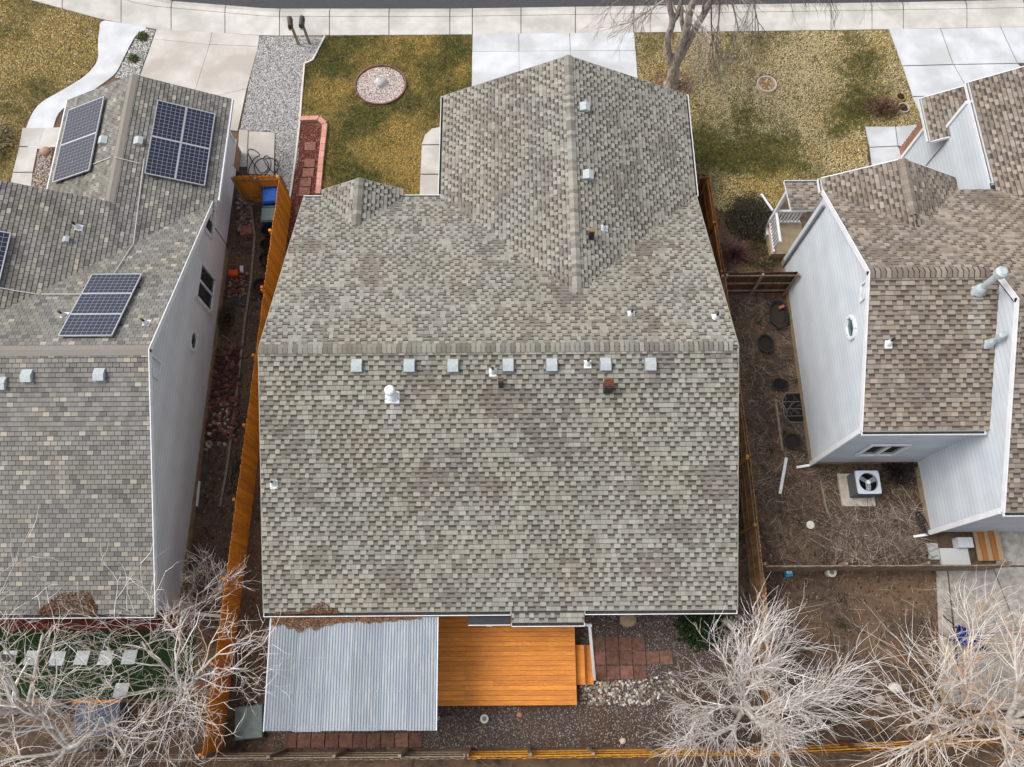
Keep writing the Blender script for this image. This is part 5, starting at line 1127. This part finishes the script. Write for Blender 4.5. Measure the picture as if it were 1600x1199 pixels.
for i in range(5):
    j = (i + 1) % 5; V = lambda q, z: Mx @ Vector((*q, z)); c.face([V(lo[i], -.2), V(lo[j], -.2), V(tr[j], .06), V(tr[i], .06)]); c.face([V(tr[i], .06), V(tr[j], .06), V(ti_[j], .06), V(ti_[i], .06)]); c.face([V(ti_[i], .06), V(ti_[j], .06), V(lo[j], -.18), V(lo[i], -.18)])
c.face([Mx @ Vector((*q, -.18)) for q in lo]); c.build('tray', mat('blue_tray', lin(28, 62, 150), lin(18, 40, 104), 6, .4), wb_); c = MB()
for s in (-1, 1): c.tube([Mx @ Vector((.5, s * .05, -.28)), Mx @ Vector((-.3, s * .22, -.2)), Mx @ Vector((-.95, s * .3, .05))], .018, 6); c.tube([Mx @ Vector((-.3, s * .22, -.2)), Mx @ Vector((-.36, s * .24, -.45))], .016, 6)
c.build('handles', M_BLACK, wb_); c = MB(); c.lathe(None, [(.12, -.05), (.19, -.03), (.19, .03), (.12, .05)], 16, M=Mx @ Matrix.Translation((.55, 0, -.27)) @ Matrix.Rotation(math.pi / 2, 4, 'X')); c.build('wheel', M_BLACK, wb_); seat(wb_, (p.x, p.y, 0))
sp = thing('back_steps', 'wooden steps with pale landing boxes at the right house rear', 'steps'); 
for px, py, w_, d_, h_, cc in ((1490, 872, .95, .62, .12, lin(196, 200, 200)), (1500, 850, .5, .34, .36, lin(206, 210, 212)), (1457, 862, .36, .55, .08, lin(170, 174, 174))): q = G(px, py); c = MB(); c.box((q.x, q.y, h_ / 2), (w_, d_, h_), tint=cc); c.build('landing', M_TINT, sp)
for i in range(5): q = G(1527 + i * 8, 852, .1 + .06 * i); c = MB(); c.box((q.x, q.y, .12 + .07 * i), (.16, 1.05, .05), tint=lin(168, 110, 60) if i % 2 else lin(176, 150, 120)); c.build('tread', M_TINT, sp)
seat(sp, G(1500, 870))
slabs('rear_walk', [gp((1462, 884), (1478, 884), (1500, 1100), (1470, 1100)), gp((1480, 886), (1550, 886), (1590, 990), (1492, 990)), gp((1551, 886), (1640, 886), (1700, 1000), (1591, 990)), gp((1493, 991), (1590, 991), (1640, 1110), (1502, 1110)), gp((1552, 800), (1660, 800), (1660, 884), (1556, 884))], mat('old_concrete', lin(176, 172, 164), lin(146, 140, 132), 5, .9, tint=True, bump=.3), .04, .08)
# round planters on the right front lawn
for label, px, py, rad, col in (('round pale stone planter ring on the right front lawn', 1197, 134, .42, lin(206, 196, 182)), ('white round ring planter beside the right driveway', 1410, 171, .24, lin(206, 196, 184)), ('dull yellow round ring planter beside the right driveway', 1406, 154, .2, lin(176, 150, 96))):
    o = thing('ring_planter', label, 'planter', 'round planters on the right lawn'); p = G(px, py); c = MB(); c.lathe(p, [(rad, 0), (rad, .13), (rad * .88, .13), (rad * .86, .05)], 24, tint=col); c.build('ring', M_TINT, o); c = MB(); r_ = random.Random(px)
    for _ in range(260): a = r_.random() * 6.28; d = rad * .78 * math.sqrt(r_.random()); x, y = p.x + d * math.cos(a), p.y + d * math.sin(a); e = r_.random() * 6.28; c.face([(x - .025, y, .05), (x + .025, y, .06), (x + .06 * math.cos(e), y + .06 * math.sin(e), .05 + r_.uniform(.02, .09))], jit(lin(176, 136, 70) if rad > .3 else lin(96, 72, 52), .3, r_))
    c.build('dry_plants', M_BLADE, o); seat(o, p)
sc = thing('storage_box', 'small grey plastic utility box on the ground left of porch', 'box'); p = G(1201, 364, .2); c = MB(); c.box(p, (.3, .42, .4), rz=-.1); c.build('body', mat('pale_grey_plastic', lin(198, 196, 190), None, rough=.5), sc); c = MB(); c.box(p + Vector((.01, .02, .205)), (.1, .06, .02), tint=(.03, .03, .03)); c.build('latch', M_TINT, sc); seat(sc, (p.x, p.y, 0))
# ================================================================ TREES AND SHRUBS
M_BARK = mat('bark', lin(184, 172, 160), lin(118, 106, 96), 14, .95, tint=True, bump=1.0, bscale=22, stretch=(1, 1, .35))
M_TWIG = mat('pale_twig', (1, 1, 1), (.82, .8, .78), 4, .85, tint=True)
def inside_house(q):                                   # branches stop at walls, roofs and the patio cover
    if -21 < q.x < -10.5 and 1.2 < q.y < 15: return q.z < 3.05 + (q.y - 1.4) * .4
    if -7.5 < q.x < 6.8 and 1.2 < q.y < 15: return q.z < 3.05 + (q.y - 1.4) * .4
    if -7.4 < q.x < -2.2 and -1.95 < q.y < 1.3: return q.z < 2.9
    return q.z < .04
def branch(mb, p, d, length, r0, r1, n, sides, r, wig, curve=Vector((0, 0, 0)), tint=(1, 1, 1)):
    pts = [Vector(p)]; rad = [r0]; d = Vector(d).normalized(); st = length / n
    for i in range(n):
        d = (d + Vector((r.gauss(0, wig), r.gauss(0, wig), r.gauss(0, wig))) + curve * (1 / n)).normalized()
        q = pts[-1] + d * st
        if inside_house(q): break
        pts.append(q); rad.append(r0 + (r1 - r0) * (i + 1) / n)
    if len(pts) < 2: return None, None, None
    mb.tube(pts, rad, sides, False, tint); return pts, rad, d
def rot_about(d, ang, az):
    d = Vector(d).normalized(); o = d.orthogonal().normalized(); q = d.cross(o); s = o * math.cos(az) + q * math.sin(az)
    return (d * math.cos(ang) + s * math.sin(ang)).normalized()
def spread(mb_w, mb_t, p, d, L, rad, lvl, r, P):
    """recursive limbs: P gives counts, ratios, angles and the twig look"""
    big = lvl < P['wood']; mb = mb_w if big else mb_t
    tint = jit((1, 1, 1), .15, r) if big else jit(r.choice(P['cols']), .12, r)
    n = 5 if big else 4; c = Vector(P['curve']) * (0.3 + lvl * .35)
    pts, rd, dend = branch(mb, p, d, L, rad, rad * (.45 if lvl < P['depth'] else .3), n, 6 if lvl == 0 else (5 if big else 3), r, P['wig'], c, tint)
    if pts is None: return
    n = len(pts) - 1
    if lvl >= P['depth']: return
    k = P['kids'][lvl]
    for i in range(k):
        f_ = P['from'] + (1 - P['from']) * (i + r.random()) / k; idx = min(int(f_ * n), n - 1); q = pts[idx].lerp(pts[idx + 1], f_ * n - idx)
        dd = (pts[idx + 1] - pts[idx]).normalized(); ang = r.uniform(*P['ang']); nd = rot_about(dd, ang, r.random() * 6.28 + i * 2.4)
        nd = (nd + Vector(P['bias'])).normalized()
        spread(mb_w, mb_t, q, nd, L * r.uniform(*P['ratio']), max(P['min'], rd[idx] * r.uniform(.45, .65)), lvl + 1, r, P)
def tree(name, label, base, height, limbs, seed, P, trunk_r=.14, lean=(0, 0), cat='tree', group=None):
    o = thing(name, label, cat, group); r = random.Random(seed); w, t = MB(), MB(); base = Vector(base)
    pts, rd, d = branch(w, base + Vector((0, 0, -.02)), (lean[0], lean[1], 1), height, trunk_r * 1.25, trunk_r * .8, 5, 8, r, .05, tint=(1, 1, 1))
    for i in range(limbs):
        az = 2 * math.pi * i / limbs + r.uniform(-.35, .35); el = r.uniform(*P['el']); nd = Vector((math.cos(az) * math.cos(el), math.sin(az) * math.cos(el), math.sin(el))) + Vector(P.get('push', (0, 0, 0)))
        spread(w, t, pts[-1 - (i % 2)], nd, P['len'] * r.uniform(.8, 1.15), trunk_r * r.uniform(.8, 1.15) * P.get('limb', .6), 0, r, P)
    w.build('trunk', M_BARK if not P.get('palebark') else M_PALEB, o, smooth=True); t.build('crown', M_TWIG, o); seat(o, base); return o
M_PALEB = mat('pale_bark', lin(206, 200, 194), lin(160, 152, 144), 9, .95, tint=True, bump=.6, bscale=22)
WHITE = [lin(228, 224, 220), lin(210, 204, 198), lin(240, 238, 236), lin(176, 166, 158), lin(218, 207, 197)]
ORNG = [lin(230, 224, 218), lin(212, 196, 178), lin(240, 237, 234), lin(206, 168, 126), lin(224, 217, 210)]
PA = dict(wood=1, depth=3, kids=[11, 7, 4], ratio=(.5, .9), ang=(.25, .8), wig=.12, curve=(0, 0, .25), bias=(0, 0, .12), cols=WHITE, min=.0070, el=(.2, 1.1), len=1.75, limb=.38, palebark=True)
PA['from'] = .25
PB = dict(PA, cols=ORNG, len=2.5, kids=[11, 8, 4], wig=.10)
PC = dict(wood=1, depth=4, kids=[4, 4, 3, 2], ratio=(.55, .9), ang=(.35, .95), wig=.20, curve=(0, 0, .15), bias=(0, 0, .06), cols=[lin(224, 219, 213), lin(200, 191, 182), lin(238, 235, 231), lin(164, 151, 139), lin(214, 196, 177)], min=.007, el=(.35, 1.15), len=2.3, limb=.5, palebark=True)
PC['from'] = .3
g = G(1172, 1112, 1.6); tree('bare_tree', 'pale bare tree with dense radiating twigs behind the right end of yellow fence', (g.x, g.y, 0), 1.5, 8, 91, dict(PA, limb=.5), .15, group='bare trees along the rear fence')
g = G(1590, 1135, 1.8); tree('bare_tree', 'large bare tree with orange tinged twigs in the bottom right corner', (g.x, g.y, 0), 1.8, 9, 92, dict(PB, limb=.5), .18, group='bare trees along the rear fence')
g = G(1500, 1010, 1.2); tree('bare_shrub', 'tall bare orange tinged shrub around the blue wheelbarrow', (g.x + .7, g.y + .2, 0), .7, 8, 97, dict(PA, cols=ORNG, len=1.4, kids=[5, 4, 2]), .06, cat='shrub')
g = G(48, 1110, 1.5); tree('bare_tree', 'grey bare tree with twisting branches at the bottom left edge', (g.x, g.y, 0), 2.4, 6, 93, dict(PC, len=2.6, push=(.1, .45, .1), kids=[4, 3, 3, 2]), .15, group='bare trees along the rear fence')
g = G(118, 1172, 1.5); tree('bare_tree', 'grey bare tree behind the tarp covered box at bottom left', (g.x, g.y, 0), 1.9, 6, 94, dict(PC, len=2.4, kids=[4, 3, 3, 2]), .14, group='bare trees along the rear fence')
g = G(295, 1072, 1.5); tree('bare_tree', 'pale bare tree reaching over the orange fence beside patio cover', (g.x, g.y, 0), 1.9, 7, 95, dict(PC, len=2.1, push=(0, .25, 0)), .11, group='bare trees along the rear fence')
g = G(310, 940, .8); tree('bare_shrub', 'bare pale shrub beside the rear corner of the left house', (g.x, g.y, 0), .6, 7, 96, dict(PA, len=1.15, kids=[7, 5, 3]), .05, cat='shrub')
g = G(200, 1192, 1.0); tree('bare_tree', 'low bare tree at the bottom edge between box and orange fence', (g.x, g.y, 0), 1.2, 6, 88, dict(PC, len=1.8, kids=[4, 3, 3, 2]), .1, group='bare trees along the rear fence')
g = G(-30, 1030, 1.5); tree('bare_tree', 'bare tree leaning in over the slabs from the left picture edge', (g.x, g.y, 0), 2.4, 5, 87, dict(PC, len=2.2, push=(.2, .3, 0), kids=[3, 3, 3, 2]), .12, group='bare trees along the rear fence')
# street tree: four rising limbs, crown above the picture, drooping twigs
st = thing('street_tree', 'big bare tree with forked grey trunk on the right front lawn', 'tree'); rt = random.Random(98); w, t = MB(), MB(); b0 = Vector((6.82, 23.0, 0))
def limb(pts, rad): 
    P_ = [Vector(p) for p in pts]; sm = []; rr2 = []
    for i in range(len(P_) - 1):
        p0, p1, p2, p3 = P_[max(i - 1, 0)], P_[i], P_[i + 1], P_[min(i + 2, len(P_) - 1)]
        for k in range(4): t_ = k / 4; sm.append(.5 * ((2 * p1) + (p2 - p0) * t_ + (2 * p0 - 5 * p1 + 4 * p2 - p3) * t_ ** 2 + (3 * p1 - p0 - 3 * p2 + p3) * t_ ** 3)); rr2.append((rad[i] + (rad[i + 1] - rad[i]) * t_) * rt.uniform(.95, 1.06))
    sm.append(P_[-1]); rr2.append(rad[-1]); w.tube(sm, rr2, 10, False, jit((1, 1, 1), .06, rt)); return sm
Y0 = 23.0
def lv_(px, z, dy=0.0): return Vector((6.82 + (px - 1047) / 49.0 * (1 - z * .035) - z * .03, Y0 + dy, z))
limb([b0 - Vector((0, 0, .1)), b0 + Vector((0, 0, .35)), lv_(1046, .95), lv_(1047, 1.35)], [.36, .25, .24, .2])
tips = [limb([lv_(1046, 1.0), lv_(1028, 1.8, .1), lv_(1020, 2.6, .15), lv_(1023, 3.3, .2), lv_(1006, 4.2, .3), lv_(980, 5.6, .5), lv_(950, 7.0, .6)], [.18, .15, .13, .12, .11, .08, .05]),
        limb([lv_(1047, 1.2), lv_(1050, 2.2), lv_(1052, 3.2, -.1), lv_(1050, 4.4, -.2), lv_(1056, 6.0, -.4), lv_(1050, 8.0, -.5)], [.2, .17, .15, .14, .11, .06]),
        limb([lv_(1052, 1.5), lv_(1066, 2.5, .1), lv_(1082, 3.4, .2), lv_(1100, 4.3, .3), lv_(1140, 5.8, .3), lv_(1180, 7.0, .4)], [.16, .14, .13, .12, .08, .05]),
        limb([lv_(1022, 3.2, .2), lv_(1030, 3.7, .2), lv_(1033, 4.6, .3), lv_(1030, 6.2, .5)], [.09, .10, .09, .06]), limb([lv_(1050, 2.9), lv_(1040, 3.5, .1), lv_(1036, 4.0, .2)], [.07, .08, .07]), limb([lv_(1088, 3.6, .2), lv_(1080, 4.1, .1), lv_(1078, 4.9, 0)], [.06, .05, .04])]
PD = dict(wood=0, depth=3, kids=[7, 5, 3], ratio=(.4, .65), ang=(.25, .7), wig=.09, curve=(0, 0, -.4), bias=(0, 0, -.10), cols=[lin(124, 112, 106), lin(150, 138, 130), lin(104, 92, 86), lin(170, 160, 152)], min=.0055); PD['from'] = .2
for tp_ in tips[:4]:
    for k in range(5):
        q = tp_[-1 - k * 2]; az = rt.random() * 6.28; spread(w, t, q, (math.cos(az), math.sin(az), .35), rt.uniform(1.6, 2.6), .035, 0, rt, PD)
for a_, z_, dy, dirv, L_ in ((1150, 6.0, .0, (.5, -.35, -.75), 3.4), (1165, 6.6, .2, (.85, -.2, -.45), 3.6), (1120, 5.2, -.2, (.35, -.5, -.7), 2.9), (1095, 4.3, -.1, (.35, -.35, -.8), 2.4), (1110, 4.5, -.2, (.12, -.55, -.8), 2.2), (980, 5.6, .3, (-.6, -.1, -.5), 2.4), (1000, 4.6, .1, (-.75, -.2, -.35), 1.8), (1180, 6.8, .3, (1, -.1, -.3), 3.6)):
    spread(w, t, lv_(a_, z_, dy), dirv, L_, .035, 0, rt, PD)
w.build('trunk', M_BARK, st, smooth=True); t.build('crown', M_TWIG, st); seat(st, b0)
gravel('tree_ring_bed', [(6.85 + .95 * math.cos(i * .3927), 23.0 + .8 * math.sin(i * .3927)) for i in range(16)], 500, (.02, .05), [lin(128, 96, 76), lin(96, 70, 56), lin(150, 120, 100)], 99, MATS['red_mulch'], z=.02)
def leafy(name, label, c, rx, ry, h, n, cols, seed, size=(.03, .06), stems=0, cat='shrub', twigs=0, twc=None):
    o = thing(name, label, cat); r = random.Random(seed); m = MB()
    for _ in range(n):
        a, e = r.random() * 6.28, math.asin(r.uniform(-.1, 1)); k = r.uniform(.55, 1.0) * (1 + .25 * noise.noise(Vector((math.cos(a) * 2, math.sin(a) * 2, e * 2 + seed))))
        p = Vector((c[0] + rx * k * math.cos(a) * math.cos(e), c[1] + ry * k * math.sin(a) * math.cos(e), .06 + h * k * math.sin(e)))
        d = Vector((r.gauss(0, 1), r.gauss(0, 1), r.gauss(0, .7) + .4)).normalized() * r.uniform(*size); q = d.orthogonal().normalized() * r.uniform(.4, .6) * d.length; q.rotate(Matrix.Rotation(r.random() * 6.28, 3, d.normalized()))
        m.face([p - d, p + q, p + d, p - q], jit(r.choice(cols), .3, r))
    if n: m.build('crown', M_BLADE, o)
    m = MB()
    for _ in range(max(twigs, 8)):
        a, e = r.random() * 6.28, r.uniform(.25, 1.5); L_ = r.uniform(.6, 1.05); d = Vector((rx * math.cos(a) * math.cos(e), ry * math.sin(a) * math.cos(e), h * math.sin(e)))
        b_ = Vector((c[0], c[1], .02)) + Vector((d.x, d.y, 0)) * .15; m.tube([b_, b_ + d * L_ * .5 + Vector((r.gauss(0, .04), r.gauss(0, .04), .05)), b_ + d * L_], [.009, .007, .003], 3, False, jit(r.choice(twc or [lin(96, 78, 66)]), .25, r))
    m.build('stem', M_TWIG, o); seat(o, (c[0], c[1], 0))
DG = [lin(26, 46, 18), lin(36, 58, 24), lin(20, 36, 14), lin(48, 70, 30)]
g = G(1092, 978); leafy('evergreen_shrub', 'round dark green shrub below the rear eave of the middle house', (g.x, g.y), .85, .78, .9, 4200, DG, 101)
g = G(1168, 342); leafy('dark_shrub', 'broad dark grey green shrub on the right lawn next to brown fence', (g.x, g.y - .1), .95, 1.15, .85, 6500, [lin(52, 50, 40), lin(66, 62, 46), lin(42, 42, 34), lin(84, 76, 56)], 102, (.02, .045), twigs=260, twc=[lin(84, 74, 62), lin(64, 56, 48)])
g = G(1148, 400); leafy('red_twig_shrub', 'bare purple red twig shrub between brown fence and dark shrub', (g.x, g.y), .8, .75, .7, 0, DG, 103, twigs=330, twc=[lin(112, 72, 74), lin(134, 96, 92), lin(90, 58, 60)])
g = G(1190, 400); leafy('low_groundcover', 'patchy low green plants in front of the right porch', (g.x, g.y), .75, .8, .22, 1300, [lin(70, 72, 36), lin(92, 86, 46), lin(56, 54, 34)], 104, (.02, .05), cat='plant')
g = G(1378, 172); leafy('brown_shrub', 'dry brown twig shrub beside the white ring planter', (g.x, g.y), .85, .6, .5, 900, [lin(104, 76, 58), lin(134, 104, 76), lin(80, 58, 46)], 105, (.02, .05), twigs=300, twc=[lin(122, 92, 78), lin(92, 66, 58), lin(150, 124, 106)])
g = G(224, 60); leafy('small_evergreen', 'small green shrub on the gravel nearest the sidewalk', (g.x, g.y), .26, .24, .25, 420, [lin(86, 98, 30), lin(62, 76, 24)], 106, (.02, .045))
g = G(210, 94); leafy('small_evergreen', 'small green shrub on the gravel nearest the left roof peak', (g.x, g.y), .27, .2, .22, 380, [lin(92, 100, 40), lin(66, 78, 28)], 107, (.02, .045))
g = G(4, 225); leafy('dry_grass_clump', 'dry pale grass clump at the left picture edge', (g.x - .2, g.y), .8, 1.1, .7, 900, [lin(150, 138, 96), lin(110, 104, 66)], 108, (.03, .08), cat='shrub', twigs=320, twc=[lin(176, 160, 128), lin(140, 124, 96), lin(196, 184, 156)])
g = G(345, 500); leafy('dry_bush', 'thin dry bush against the left house wall near rubble', (g.x + .25, g.y), .4, .65, .5, 260, [lin(92, 84, 56), lin(70, 64, 46)], 109, (.02, .04), twigs=220, twc=[lin(104, 88, 70), lin(78, 66, 54)])
g = G(1370, 715, .3); leafy('dead_vine', 'dark dead vine heap in the corner behind air conditioner', (g.x + .75, g.y - .45), .75, .7, .4, 700, [lin(40, 32, 28), lin(60, 46, 40), lin(28, 24, 22)], 110, (.02, .05), twigs=200, twc=[lin(52, 42, 38), lin(34, 28, 26)])
for i, (px, py) in enumerate(((1545, 930), (1575, 905))): pass
rv = random.Random(120); m = MB()
for x, y in sample([(-20, -7), (18, -7), (18, -2.8), (-20, -2.8)], 5200, rv):
    a = rv.random() * 6.28; l = rv.uniform(.1, .5); d = Vector((math.cos(a), math.sin(a), rv.uniform(0, .5))); p = Vector((x, y, .02)); m.tube([p, p + d * l], [.006, .003], 3, False, jit(rv.choice([lin(110, 90, 70), lin(140, 120, 98), lin(84, 66, 54)]), .2, rv))
m.build('fallen_twigs', M_TINT, kind='stuff')
